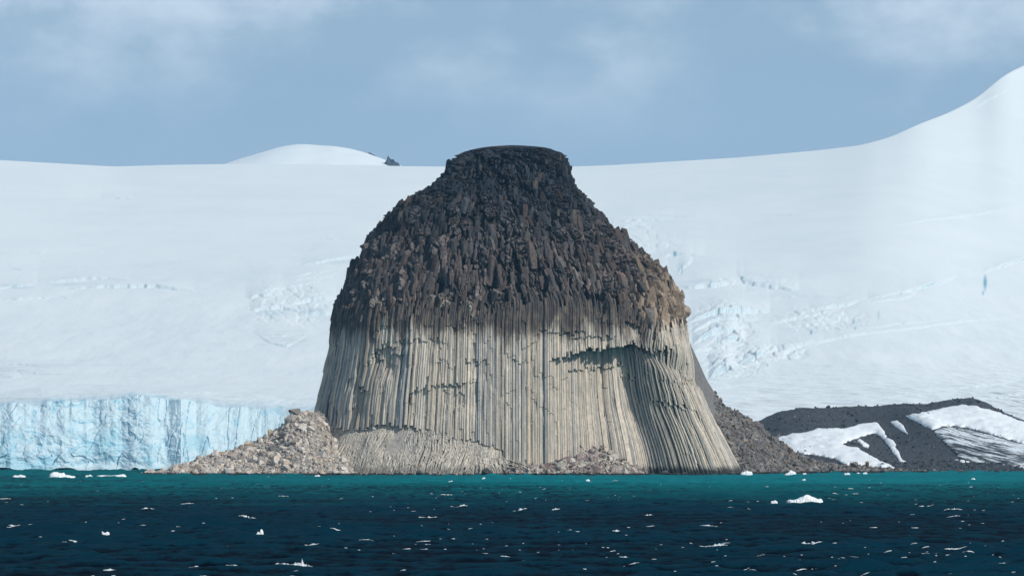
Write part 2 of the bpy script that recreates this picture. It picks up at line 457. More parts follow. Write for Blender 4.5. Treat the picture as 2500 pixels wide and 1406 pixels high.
# (px, py, half width, half height, strength): openings that show deep blue ice
BLUE = [(1648, 617, 5, 7, 1), (1665, 655, 3, 14, .8), (1812, 678, 5, 8, .9), (1735, 694, 3, 5, .9), (2405, 688, 6, 24, 1.0), (2400, 712, 3, 9, .8), (1980, 815, 4, 9, .9), (1965, 800, 3, 6, .5),
        (2084, 782, 4, 12, .7), (2088, 803, 3, 8, .7), (2145, 768, 2.5, 20, .6), (2200, 712, 2, 6, .5), (1750, 808, 3, 10, .8), (1752, 835, 3, 12, .6), (1760, 778, 2, 8, .5), (1810, 762, 2, 8, .5), (1828, 690, 2, 10, .7),
        (170, 700, 60, 5, .22), (40, 708, 50, 6, .25), (300, 709, 90, 5, .15), (660, 765, 40, 12, .22), (770, 765, 40, 10, .22), (760, 712, 5, 3, .7), (1800, 785, 60, 20, .06), (1770, 905, 30, 25, .08), (420, 712, 3, 6, .4), (1700, 690, 50, 8, .15), (1870, 695, 50, 8, .15),
        (820, 640, 60, 8, .15), (705, 758, 4, 3, .6)]

def build_snow():
    pxs = np.concatenate([np.arange(-800, -60, 25), np.arange(-60, 2560, 2.8), np.arange(2560, 3300, 25)])
    ts = np.concatenate([np.linspace(0, 1, 420), [1.03, 1.08, 1.2]])
    T, PX = np.meshgrid(ts, pxs, indexing='ij')
    r = np.interp(pxs, RIDGE[:, 0], RIDGE[:, 1])
    gx = np.arange(-1400, 3900, 3.0); gr = np.interp(gx, RIDGE[:, 0], RIDGE[:, 1])
    def soft(a, n): q = np.hanning(n); q /= q.sum(); return np.convolve(np.pad(a, n // 2, mode='edge'), q, 'valid')
    r = np.interp(pxs, gx, soft(gr, 27))
    rs = np.interp(pxs, gx, soft(np.maximum(gr, 345), 241))
    f = np.interp(pxs, FOOT[:, 0], FOOT[:, 1])
    tc = np.clip(T, 0, 1)
    PY = f + (rs + (r - rs) * tc ** 4 - f) * tc
    Y = 1830.0 * ((3900.0 + 900.0 * sstep(2080, 2700, PX)) / 1830.0) ** T
    X = px_to_x(PX, Y)
    Z = py_to_z(PY, Y)
    Z = Z - np.clip(T - 1, 0, 1) * 900.0
    # broad undulation that dies out on the skyline
    fade = np.clip((1 - tc) * 6, 0, 1) * np.clip(tc * 10, 0, 1)
    Z += fade * 3.0 * fbm(X / 160.0, Y / 240.0, octv=4, seed=3)
    Z += fade * .55 * fbm(X / 14.0, Y / 60.0, octv=3, seed=9) * np.clip((PY - 560) / 250, .08, 1)
    scale = Y / FPX
    ice = np.zeros_like(Z)
    for pl, h in SCARPS:
        pl = np.array(pl, float)
        lo, hi = pl[0, 0], pl[-1, 0]
        cs = np.where((pxs > lo - 2) & (pxs < hi + 2))[0]
        if not len(cs): continue
        P = PX[:, cs]
        line = np.interp(P, pl[:, 0], pl[:, 1]) + 2.5 * fbm(P / 14.0, P * 0 + lo, octv=4, seed=int(abs(lo)) % 91)
        d = line - PY[:, cs]
        ds = np.interp(P, pl[:, 0], pl[:, 1]) - PY[:, cs]
        s = (P - lo) / (hi - lo)
        tap = np.sin(np.pi * np.clip(s, 0, 1)) ** .8
        tap = tap * (.85 + .35 * fbm(P / 70.0, P * 0 + hi, octv=2, seed=4))
        H = h * .62 * scale[:, cs] * tap
        L = 10.0 + h * 1.6
        Z[:, cs] += H * sstep(-.8, .8, d) * np.exp(-np.clip(ds, 0, 999) / L)
        ice[:, cs] = np.maximum(ice[:, cs], np.clip(.10 + .008 * h, 0, .24) * tap * np.exp(-((d - .2) / 1.5) ** 2))
        # a shallow moat under the lip
        Z[:, cs] -= .35 * H * np.exp(-((d + 2.0) / 2.0) ** 2) * (d < 0.5)
    # broken, blocky ice of the icefalls
    for (x0, y0, rx, ry, amp) in ((715, 752, 115, 52, .7), (1765, 800, 100, 65, .8), (1790, 890, 90, 38, 1.1), (2010, 780, 120, 40, .6), (1890, 862, 90, 22, 1.1), (1560, 600, 110, 60, .4), (1830, 690, 120, 20, .4)):
        w = np.clip(1 - ((PX - x0) / rx) ** 2 - ((PY - y0) / ry) ** 2, 0, 1) ** .7
        sel = w > 0
        if not sel.any(): continue
        d1, d2, val, ox, oy = worley2(PX[sel] / 24.0 + .4 * fbm(PX[sel] / 20, PY[sel] / 12, octv=2, seed=8), PY[sel] / 11.0, seed=31)
        Z[sel] += w[sel] * amp * ((val - .45) * 1.6 + (oy * (val - .3) * -1.2) - np.exp(-((d2 - d1) / .10) ** 2) * .8)
    for x0, y0, rx, ry, s in BLUE:
        ice = np.maximum(ice, s * np.clip(1.4 - 1.4 * np.hypot((PX - x0) / rx, (PY - y0) / ry), 0, 1))
    grime = .9 * sstep(930, 985, PY + 22 * fbm(PX / 90, PY / 18, octv=3, seed=12)) * (PX < 1000) * .35
    grime += .45 * sstep(870, 1000, PY + .06 * (PX - 1800)) * (PX > 1600)
    grime += .9 * sstep(2260, 2480, PX) * sstep(925, 1000, PY + .12 * (PX - 2400))
    grime = np.maximum(grime, .30 * sstep(790, 815, PY) * (1 - sstep(835, 850, PY)) * sstep(605, 640, PX) * (1 - sstep(740, 765, PX)))
    grime = np.maximum(grime, .4 * sstep(870, 890, PY) * (1 - sstep(915, 925, PY)) * (1 - sstep(60, 160, PX)))
    me = make_mesh('snowfield', np.stack([X, Y, Z], -1).reshape(-1, 3), grid_faces(*X.shape), M_SNOW, True, attrs={'ice': ice, 'grime': np.clip(grime, 0, 1)})
    add('snowfield', me, kind='structure')
build_snow()

def build_glacier():
    pxs = np.concatenate([np.arange(-800, -100, 5.0), np.arange(-100, 1010, 1.9)])
    vs = np.linspace(0, 1, 190)
    V, PX = np.meshgrid(vs, pxs, indexing='ij')
    face_top = np.interp(pxs, [-420, 0, 150, 260, 340, 420, 520, 600, 700, 1010], [1000, 990, 980, 972, 966, 976, 990, 998, 1006, 1012])
    jag = 9 * fbm(pxs / 46, pxs * 0, octv=5, seed=2)
    crest = np.interp(pxs, [-420, 0, 100, 200, 330, 500, 700, 1010], [960, 952, 944, 948, 948, 940, 946, 950])
    fz = .74                                              # share of the rows that is the cliff face
    a = np.clip(V / fz, 0, 1); b = np.clip((V - fz) / (1 - fz), 0, 1)
    Y = 1766.0 + 26.0 * a ** 1.5 + 210.0 * b
    # bays and headlands of the front
    Y = Y + (10.0 * fbm(PX / 150.0, PX * 0, octv=3, seed=6) + 3 * np.abs(fbm(PX / 60, PX * 0 + 3, octv=2, seed=16))) * (1 - b)
    PY = 1152 + (face_top + jag * (1 - b) ** 6 - 1152) * a + (crest - face_top) * b
    # tiers: soft benches in the face
    X = px_to_x(PX, Y); Z = py_to_z(PY, Y)
    env = np.clip(a * 8, 0.2, 1) * (1 - b) ** 1.5
    warp = .5 * fbm(X / 16.0, Z / 14.0, octv=3, seed=40)
    d1, d2, val, ox, oy = worley2(X / 13.0 + warp, Z / 9.5 + .8 * warp, seed=50)
    e1, e2, val2, px2, py2 = worley2(X / 4.6 + 1.2 * warp, Z / 5.2 + warp, seed=60)
    dy = (val - .5) * 2.0 + ox * (val - .5) * 6 - oy * (1.5 + 2.0 * val)
    dy += (val2 - .5) * 1.0 + px2 * (val2 - .5) * 2.2 - py2 * 1.0
    rid = lambda a_, b_, sd: 1 - 2 * np.abs(fbm(X / a_, Z / b_, octv=4, seed=sd))
    dy += 3.6 * fbm(X / 26.0, Z / 20.0, octv=4, seed=44) + 1.8 * rid(11.0, 8.0, 52) + .9 * rid(4.0, 3.2, 53) + .5 * fbm(X / 1.6, Z / 1.4, octv=3, seed=45)
    crk = np.exp(-(np.abs(fbm(X / 15.0, Z / 11.0, octv=3, seed=51)) / .02) ** 2) * sstep(.12, .3, fbm(X / 26, Z / 16, octv=2, seed=77))
    dy += .7 * crk
    # vertical flutes and cracks right of the middle
    fl = sstep(300, 420, PX)
    dy = dy * (1 - .50 * fl) + fl * (1.8 * fbm(X / 3.6, Z / 16.0, octv=4, seed=48) + 1.6 * np.exp(-(np.abs(fbm(X / 5.5, Z / 26, octv=3, seed=49)) / .045) ** 2))
    Y = Y + env * dy * .62
    Z = Z + env * 1.0 * fbm(X / 6.0, Y / 8.0, Z / 5.0, octv=3, seed=46) + b * (1 - b) * 4 * 1.2 * fbm(X / 25.0, Y / 30.0, octv=4, seed=47)
    # sea caves at the foot
    for c, w in ((8, 30), (158, 34), (330, 10)):
        hole = np.clip(1 - ((PX - c) / w) ** 2 - ((1152 - PY) / 10.0) ** 2, 0, 1)
        Y += 26 * sstep(0, .5, hole)
    X = px_to_x(PX, Y)
    ice = .6 * np.clip(crk + .8 * sstep(.32, .6, fbm(X / 4.0, Z / 5.0, octv=3, seed=71)), 0, 1) * (1 - b)
    ice = np.maximum(ice, .42 * sstep(.08, .42, fbm(X / 17.0, Z / 12.0, octv=4, seed=73)) * (1 - b) * sstep(1000, 1080, PY))
    grime = .20 * sstep(.0, .5, b) * (1 - .8 * sstep(.5, 1, b)) + .25 * sstep(.1, .5, fbm(X / 20, Z / 4, octv=4, seed=75))
    me = make_mesh('glacier_front', np.stack([X, Y, Z], -1).reshape(-1, 3), grid_faces(*X.shape), M_CLIFF, False, attrs={'ice': ice, 'grime': grime, 'face': 1 - sstep(.0, .5, b)})
    add('glacier_front', me, kind='structure')
build_glacier()

def build_far_mountain():
    Yd = 5600.0
    sil = np.array([(540, 430), (600, 400), (640, 385), (680, 370), (720, 362), (750, 360), (790, 365), (830, 366), (870, 374), (900, 381), (930, 392), (975, 409), (1040, 432)], float)
    pxs = np.arange(540, 1041, 4.0); us = np.linspace(-1, 1, 41)
    U, PX = np.meshgrid(us, pxs, indexing='ij')
    top = np.interp(pxs, sil[:, 0], sil[:, 1]); top = np.convolve(np.pad(top, 4, mode='edge'), np.ones(9) / 9, 'valid')
    h = np.clip(py_to_z(top, Yd) - py_to_z(432, Yd), .1, None)
    Y = Yd + U * 620
    X = px_to_x(PX, Yd) + 0 * U
    Z = py_to_z(432, Yd) - 40 + (h + 40) * np.cos(U * np.pi / 2) ** 1.3 + 2.5 * fbm(X / 60, Y / 60, octv=3, seed=4) * (np.abs(U) > .1)
    me = make_mesh('snow_mountain', np.stack([X, Y, Z], -1).reshape(-1, 3), grid_faces(*X.shape), M_FAR, True)
    add('snow_mountain', me, kind='structure')
    def outcrop(poly, lab, Yo):
        poly = np.array(poly, float); cx = poly[:, 0].mean()
        n = 26; m = 9
        xs = np.linspace(poly[0, 0], poly[-1, 0], n); tops = np.interp(xs, poly[:, 0], poly[:, 1])
        VV = []
        for j in range(m):
            v = j / (m - 1) * 2 - 1
            for i in range(n):
                zt = py_to_z(tops[i], Yo); zb = py_to_z(412, Yo) - 10
                s = (1 - abs(v) ** 1.5)
                jag = 1.5 * (rng.random() - .5)
                VV.append((px_to_x(xs[i], Yo) + jag, Yo + v * 30 + 4 * (rng.random() - .5), zb + (zt - zb) * s + (jag if 0 < s < 1 else 0)))
        VV = np.array(VV); c = VV.mean(0); c[2] = VV[:, 2].min()
        me = make_mesh('rock_outcrop', VV - c, grid_faces(m, n), M_OUT, False)
        add('rock_outcrop', me, loc=c, label=lab, cat='rock')
    outcrop([(932, 408), (937, 398), (943, 394), (945, 384), (948, 380), (951, 386), (956, 390), (960, 389), (966, 396), (972, 397), (978, 406), (981, 409)], 'jagged dark rock peak poking out of the far snow dome', 5300.0)
    outcrop([(890, 382), (896, 374), (903, 373), (912, 378), (920, 383), (924, 388)], 'thin dark rock rib on the shoulder of the far snow dome', 5590.0)
build_far_mountain()

# ------------------------------------------------------------------ moraine hill and its snow
MR = np.array([(1600, 1080), (1780, 1058), (1848, 1028), (1900, 1005), (1950, 996), (2070, 992), (2150, 990), (2200, 985), (2250, 986), (2310, 977), (2370, 971), (2400, 979), (2430, 994), (2470, 1014), (2500, 1026), (2560, 1050), (2700, 1085), (3000, 1105)], float)
M_Y0, M_YB, M_YR = 1672.0, 1702.0, 1850.0
def moraine_h(X, Y):
    X = np.asarray(X, float); Y = np.asarray(Y, float)
    ph = 1250 + X / M_YR * FPX
    zr = py_to_z(np.interp(ph, MR[:, 0], MR[:, 1]), M_YR)
    beach = 3.4
    s = np.clip((Y - M_YB) / (M_YR - M_YB), 0, 1)
    z = np.where(Y < M_YB, -4 + (beach + 4) * np.clip((Y - M_Y0 + 14) / (M_YB - M_Y0 + 14), 0, 1.0), beach + (zr - beach) * s ** .92)
    z = np.where(Y > M_YR, zr - (Y - M_YR) * .16, z)
    # a spur running down to the right between two hollows
    xs = px_to_x(2185 + (1 - s) * 175, M_YB + s * (M_YR - M_YB))
    z = z + np.sin(np.pi * s) * (3.6 * np.exp(-((X - xs) / 7.5) ** 2) - 3.0 * np.exp(-((X - xs + 24) / 13.0) ** 2) - 3.2 * np.exp(-((X - xs - 28) / 17.0) ** 2))
    z = z + np.sin(np.pi * np.clip(s + .04, 0, 1)) * 1.0 * fbm(X / 17.0, Y / 22.0, octv=4, seed=91) + .6 * fbm(X / 3.4, Y / 3.4, octv=4, seed=93) + .8 * np.sin(np.pi * s) * np.abs(fbm((X + .5 * Y) / 5.0, Y / 40.0, octv=3, seed=94)) * (Y > M_Y0)
    return z
def moraine_hit(px, py):
    px = np.asarray(px, float); py = np.asarray(py, float)
    ys = np.linspace(1660, 1860, 260)
    X = px_to_x(px[:, None], ys[None]); Zr = py_to_z(py[:, None], ys[None])
    d = moraine_h(X, ys[None] + 0 * X) - Zr
    hit = d > 0
    i = np.where(hit.any(1), hit.argmax(1), len(ys) - 1); i = np.clip(i, 1, None)
    r = np.arange(len(px)); d0, d1 = d[r, i - 1], d[r, i]
    t = np.clip(-d0 / np.where(np.abs(d1 - d0) < 1e-6, 1, d1 - d0), 0, 1)
    Y = ys[i - 1] + t * (ys[i] - ys[i - 1])
    return px_to_x(px, Y), Y
def build_moraine():
    xs = np.concatenate([np.arange(50, 250, .75), np.arange(250, 470, 2.0)]); ys = np.concatenate([np.arange(1655, 1712, 1.2), np.arange(1712, 1862, 1.6), np.arange(1862, 1990, 6)])
    Y, X = np.meshgrid(ys, xs, indexing='ij')
    Z = moraine_h(X, Y)
    me = make_mesh('moraine_hill', np.stack([X, Y, Z], -1).reshape(-1, 3), grid_faces(*X.shape), M_MOR, True)
    add('moraine_hill', me, kind='structure')
    def patch(poly, lab, mat=M_PATCH, thick=.7, rag=3.6):
        P = np.array(poly, float)
        # resample the rim with a ragged edge
        seg = np.hypot(*(np.roll(P, -1, 0) - P).T); pts = []
        for i in range(len(P)):
            n = max(2, int(seg[i] / 3.0)); q = P[(i + 1) % len(P)]
            for k in range(n): pts.append(P[i] + (q - P[i]) * k / n)
        pts = np.array(pts)
        pts += np.stack([fbm(pts[:, 0] / 9, pts[:, 1] / 5, octv=3, seed=s) * rag * (1.4 if s == 5 else .7) for s in (5, 6)], 1)
        n = len(pts)
        gx, gy = np.meshgrid(np.arange(pts[:, 0].min(), pts[:, 0].max(), 5.0), np.arange(pts[:, 1].min(), pts[:, 1].max(), 3.0))
        G = np.stack([gx.ravel(), gy.ravel()], 1) + rng.random((gx.size, 2)) * .5
        allp = [Vector(p) for p in np.vstack([pts, G])]
        vo, eo, fo, ov, oe, of = delaunay_2d_cdt(allp, [], [list(range(n))], 1, 1e-4)
        vo = np.array([(v.x, v.y) for v in vo])
        tri = np.array([f for f in fo if len(f) == 3], int)
        used = np.unique(tri); remap = -np.ones(len(vo), int); remap[used] = np.arange(len(used))
        vo = vo[used]; tri = remap[tri]
        X, Y = moraine_hit(vo[:, 0], vo[:, 1])
        # distance to the rim gives the snow its rounded depth
        dist = np.min(np.hypot(vo[:, None, 0] - pts[None, :, 0], (vo[:, None, 1] - pts[None, :, 1]) * 1.5), 1)
        Z = moraine_h(X, Y) + .35 + thick * (1 - np.exp(-dist / 5.0)) + .15 * fbm(X / 6, Y / 6, octv=3, seed=8)
        top = np.stack([X, Y, Z], 1); bot = top.copy(); bot[:, 2] -= .35 + thick + .8
        ed = {}
        for t in tri:
            for a_, b_ in ((t[0], t[1]), (t[1], t[2]), (t[2], t[0])):
                ed[(a_, b_)] = ed.get((a_, b_), 0) + 1
        rim = [(a_, b_) for (a_, b_) in ed if (b_, a_) not in ed]
        N = len(top)
        side = np.array([(b_, a_, a_ + N, b_ + N) for a_, b_ in rim])
        VV = np.vstack([top, bot]); c = VV.mean(0); c[2] = VV[:, 2].min()
        me = make_mesh('snow_patch', VV - c, [tri, side], mat, True)
        add('snow_patch', me, loc=c, label=lab, cat='snow')
    patch([(1890, 1072), (1930, 1060), (1965, 1057), (2000, 1047), (2062, 1046), (2100, 1036), (2142, 1033), (2152, 1045), (2164, 1068), (2182, 1078), (2190, 1095), (2200, 1120), (2214, 1130), (2196, 1127), (2183, 1108), (2170, 1088), (2152, 1068), (2138, 1059), (2128, 1058), (2100, 1067), (2080, 1073), (2056, 1086), (2075, 1091), (2092, 1094), (2120, 1110), (2150, 1126), (2185, 1142), (2120, 1139), (2062, 1134), (2042, 1121), (2010, 1114), (1965, 1109), (1930, 1104), (1895, 1090)],
          'large hook-shaped white snow patch in the moraine hollow nearest the butte')
    patch([(2092, 1076), (2099, 1072), (2122, 1088), (2119, 1094), (2107, 1089)], 'small white snow sliver inside the dark hollow of the moraine', thick=.5, rag=1.0)
    patch([(2174, 1031), (2190, 1027), (2205, 1040), (2216, 1060), (2196, 1049)], 'leaf-shaped white snow patch on the dark moraine spur', thick=.5, rag=1.0)
    patch([(2214, 1016), (2260, 1006), (2310, 996), (2350, 990), (2385, 993), (2430, 1005), (2480, 1024), (2520, 1040), (2600, 1068), (2600, 1092), (2500, 1082), (2440, 1066), (2380, 1048), (2330, 1040), (2300, 1041), (2276, 1050), (2243, 1032)], 'broad white snow patch under the highest crest of the moraine')
    patch([(2278, 1053), (2302, 1045), (2335, 1044), (2380, 1052), (2440, 1070), (2500, 1086), (2600, 1096), (2600, 1150), (2500, 1143), (2440, 1133), (2390, 1128), (2348, 1124), (2330, 1105), (2300, 1075)], 'dirty snow streaked with dark grit at the right end of the moraine', M_DIRTY, .5, 2.5)
    patch([(2330, 1123), (2350, 1124), (2366, 1128), (2350, 1129)], 'thin snow strip at the foot of the dark moraine spur', thick=.3, rag=.6)
build_moraine()

# ------------------------------------------------------------------ angular stones
def hull(points):
    bm = bmesh.new()
    for p in points: bm.verts.new(p)
    bmesh.ops.convex_hull(bm, input=bm.verts)
    loose = [v for v in bm.verts if not v.link_faces]
    if loose: bmesh.ops.delete(bm, geom=loose, context='VERTS')
    bm.verts.ensure_lookup_table(); bm.verts.index_update()
    bmesh.ops.triangulate(bm, faces=bm.faces)
    bmesh.ops.recalc_face_normals(bm, faces=bm.faces)
    V = np.array([v.co[:] for v in bm.verts]); F = np.array([[v.index for v in f.verts] for f in bm.faces])
    bm.free(); return V, F
def proto_boulder():
    p = rng.normal(size=(15, 3)); p /= np.linalg.norm(p, axis=1)[:, None]
    p = np.sign(p) * np.abs(p) ** .62
    p *= (.8 + .3 * rng.random((15, 1)))
    return hull(p)
def proto_block():
    """upright rock splinter: crooked prism with a pointed or slanted head"""
    n = rng.integers(5, 8); pts = []
    sx, sy = rng.normal(0, .22, 2)
    for zz, r in ((-1.0, .80), (-.15, 1.0), (.70, .90)):
        for k in range(n):
            a = 2 * math.pi * (k + .35 * rng.random()) / n
            rr = r * (.8 + .35 * rng.random())
            pts.append((rr * math.cos(a) + sx * zz, rr * math.sin(a) + sy * zz, zz + .22 * (rng.random() - .5)))
    for k in range(rng.integers(1, 4)): pts.append((.5 * rng.normal() + sx, .5 * rng.normal() + sy, .86 + .16 * rng.random()))
    return hull(np.array(pts))
def proto_stick():
    pts = []
    for zz in (-1, 1):
        t = rng.normal(0, .12, 2)
        for k in range(5):
            a = 2 * math.pi * k / 5
            pts.append((math.cos(a), math.sin(a), zz + .15 * (t[0] * math.cos(a) + t[1] * math.sin(a)) * 6 * .2))
    return hull(np.array(pts))
BOULD = [proto_boulder() for _ in range(26)]
BLOCK = [proto_block() for _ in range(40)]
STICK = [proto_stick() for _ in range(8)]

class Heap:
    """collects many small stones into one mesh"""
    def __init__(s): s.V, s.F, s.C, s.n = [], [], [], 0
    def put(s, V, F, col):
        s.V.append(V); s.F.append(F + s.n); s.C.append(np.tile(col, (len(V), 1))); s.n += len(V)
    def mesh(s, name, mat): return make_mesh(name, np.vstack(s.V), np.vstack(s.F), mat, False, np.vstack(s.C))

def rand_rot():
    q = rng.normal(size=4); q /= np.linalg.norm(q); w, x, y, z = q
    return np.array([[1 - 2 * (y * y + z * z), 2 * (x * y - z * w), 2 * (x * z + y * w)],
                     [2 * (x * y + z * w), 1 - 2 * (x * x + z * z), 2 * (y * z - x * w)],
                     [2 * (x * z - y * w), 2 * (y * z + x * w), 1 - 2 * (x * x + y * y)]])

# ------------------------------------------------------------------ the butte: shape
YC = 1560.0
L_ED = np.array([(356, 1248), (358, 1215), (361, 1180), (366, 1150), (375, 1118), (388, 1100), (400, 1089), (425, 1075), (443, 1060), (465, 1030), (490, 990), (510, 960), (525, 945), (560, 922), (600, 892), (630, 884), (680, 850), (700, 840), (720, 828), (750, 822), (790, 813), (850, 809), (890, 801), (940, 790), (985, 779), (1040, 772), (1100, 765), (1160, 760), (1230, 752)], float)
R_ED = np.array([(356, 1252), (358, 1290), (361, 1330), (366, 1350), (372, 1368), (379, 1382), (390, 1389), (405, 1394), (435, 1405), (455, 1409), (470, 1426), (495, 1445), (520, 1470), (552, 1500), (590, 1540), (625, 1580), (650, 1610), (675, 1634), (710, 1645), (725, 1662), (770, 1669), (820, 1671), (850, 1676), (900, 1688), (950, 1703), (1000, 1723), (1050, 1748), (1100, 1776), (1157, 1806), (1230, 1832)], float)
B_ED = np.array([(356, 1.5), (358, 7), (366, 14), (380, 19), (400, 21.5), (440, 25), (520, 34), (600, 42), (680, 48.5), (790, 54), (900, 56.5), (1000, 58.5), (1160, 62), (1230, 64)], float)
def edge(tab, z):
    py = to_py(z, YC)
    return np.interp(py, tab[:, 0], tab[:, 1])
Z_REF = float(py_to_z(800, YC))
def base_pt(th, z, bump=True):
    th = np.asarray(th, float); z = np.asarray(z, float)
    zu = np.maximum(z, Z_REF)
    xl, xr = px_to_x(edge(L_ED, zu), YC), px_to_x(edge(R_ED, zu), YC)
    cx, a = (xl + xr) / 2, (xr - xl) / 2
    b = edge(B_ED, z)
    s, c = np.sin(th), np.cos(th)
    low = 1 - sstep(62, 84, z)
    n = np.where(th > 0, 2.15 + 1.05 * low, 2.15 + .15 * low)
    q = np.sign(s) * np.abs(s) ** (2 / n)
    x = cx + a * q
    # below the reference row the flanks flare out and the middle hangs straight
    x = x + (px_to_x(edge(R_ED, z), YC) - xr) * np.clip(q, 0, 1) ** 3.2 + (px_to_x(edge(L_ED, z), YC) - xl) * np.clip(-q, 0, 1) ** 1.6
    y = YC - b * np.sign(c) * np.abs(c) ** (2 / n)
    # the buttress right of the hollow comes forward, so that its left side turns away from the sun
    if bump: y = y - np.where(c > 0, 19.0 * np.clip((q - .72) / .22, 0, 1) ** 1.1 * (1 - sstep(.945, 1.0, q)) * (1 - sstep(46, 63, z)), 0)
    return x, y
def surf(th, z, off=0.0):
    th = np.asarray(th, float); z = np.asarray(z, float)
    x, y = base_pt(th, z)
    x1, y1 = base_pt(th + .004, z, False); x0, y0 = base_pt(th - .004, z, False)
    tx, ty = x1 - x0, y1 - y0; l = np.hypot(tx, ty) + 1e-9
    nx, ny = ty / l, -tx / l
    return x + nx * off, y + ny * off, nx, ny
TOP_LINE = np.array([(1335, 886), (1355, 879), (1420, 858), (1470, 850), (1540, 838), (1575, 842), (1600, 856)], float)
def relief(px, py):
    """metres the colonnade stands proud of (+) or behind (-) the plain shape, in front-view rows and columns"""
    px = np.asarray(px, float); py = np.asarray(py, float)
    d = np.zeros(np.broadcast(px, py).shape)
    # the hollow with its overhanging roof
    t = np.interp(px, TOP_LINE[:, 0], TOP_LINE[:, 1])
    f = (sstep(1335, 1500, px) * .85 + .15 * sstep(1340, 1352, px)) * (1 - np.clip((px - 1556) / 92.0, 0, 1))
    below = sstep(-1, 1, py - t)
    d = d - f * below * (10.5 - 3.5 * sstep(980, 1120, py))
    t2 = 905 - .10 * (px - 1385)
    d = d - sstep(1384, 1390, px) * (1 - sstep(1540, 1570, px)) * sstep(-1, 1, py - t2) * (1 - sstep(60, 150, py - t2)) * 1.3
    # the buttress to its right
    d = d + sstep(1560, 1610, px) * (1 - sstep(1620, 1690, px)) * sstep(775, 900, py) * 1.5
    # slanting trough across the buttress' shoulder
    ln = 1500 + (py - 770) * .95
    d = d - 3.0 * np.exp(-((px - ln - 30) / 28.0) ** 2) * sstep(770, 800, py) * (1 - sstep(930, 960, py))
    # long shallow scars of fallen sheets
    d = d - .9 * sstep(0, 2, py - (955 - .165 * (px - 1005))) * sstep(1000, 1008, px) * (1 - sstep(1160, 1170, px)) * (1 - sstep(40, 110, py - (955 - .165 * (px - 1005))))
    d = d - .9 * sstep(0, 2, py - (945 + .2 * (px - 878))) * sstep(874, 880, px) * (1 - sstep(902, 908, px)) * (1 - sstep(40, 100, py - 950))
    d = d - .8 * sstep(0, 2, py - 881) * sstep(1132, 1138, px) * (1 - sstep(1188, 1196, px)) * (1 - sstep(30, 60, py - 881))
    d = d - .7 * sstep(0, 2, py - 846) * sstep(905, 912, px) * (1 - sstep(978, 984, px)) * (1 - sstep(40, 90, py - 846))
    d = d - .7 * sstep(0, 2, py - 810) * sstep(1300, 1310, px) * (1 - sstep(1425, 1440, px)) * (1 - sstep(20, 50, py - 810))
    d = d - .9 * sstep(0, 2, py - 820) * sstep(1395, 1400, px) * (1 - sstep(1500, 1520, px)) * (1 - sstep(15, 40, py - 820))
    d = d + .7 * fbm(px / 70.0, py / 700.0, octv=3, seed=101)
    return d
SCARS = []
_sr = np.random.default_rng(404)
for _ in range(64):
    SCARS.append((_sr.uniform(800, 1690), _sr.uniform(780, 1010), _sr.lognormal(math.log(16), .6), _sr.uniform(18, 80), _sr.uniform(.25, .55), _sr.normal(0, .3)))
def front_relief(th, z):
    th = np.asarray(th, float); z = np.asarray(z, float)
    x, y = base_pt(th, z)
    xr, yr = base_pt(th, np.full(z.shape, float(py_to_z(900, 1510.))))
    w = sstep(-.15, .15, np.cos(th))
    px, py = to_px(xr, yr), to_py(z, y)
    d = relief(px, py)
    if z.ndim == 1 and len(z) < 400:
        for sx, sy, sw, sh, sd, sk in SCARS:
            if abs(float(px.ravel()[0]) - sx) > sw: continue
            t = py - (sy + sk * (px - sx))
            d = d - sd * sstep(0, 1.5, t) * (1 - sstep(sh * .5, sh, t))
    return d * w

butte = bpy.data.objects.new('basalt_butte', None)
butte.location = (float(px_to_x(1283, YC)), YC, 0.0)
COL.objects.link(butte)
butte['label'] = 'huge flat-topped basalt butte with pale columns below dark broken blocks'
butte['category'] = 'rock butte'
B0 = np.array(butte.location)

def skin(x, y, z):
    x = np.asarray(x, float); y = np.asarray(y, float); z = np.asarray(z, float)
    return 2.2 * fbm(x / 15, y / 15, z / 26, octv=3, seed=13) + (1.5 + 1.3 * (1 - sstep(74, 90, z))) * fbm(x / 4.6, y / 4.6, z / 26, octv=2, seed=14)

def z_of(py, th, it=4):
    z = py_to_z(py, YC - 55)
    for _ in range(it):
        x, y = base_pt(th, z); z = py_to_z(py, y)
    return z

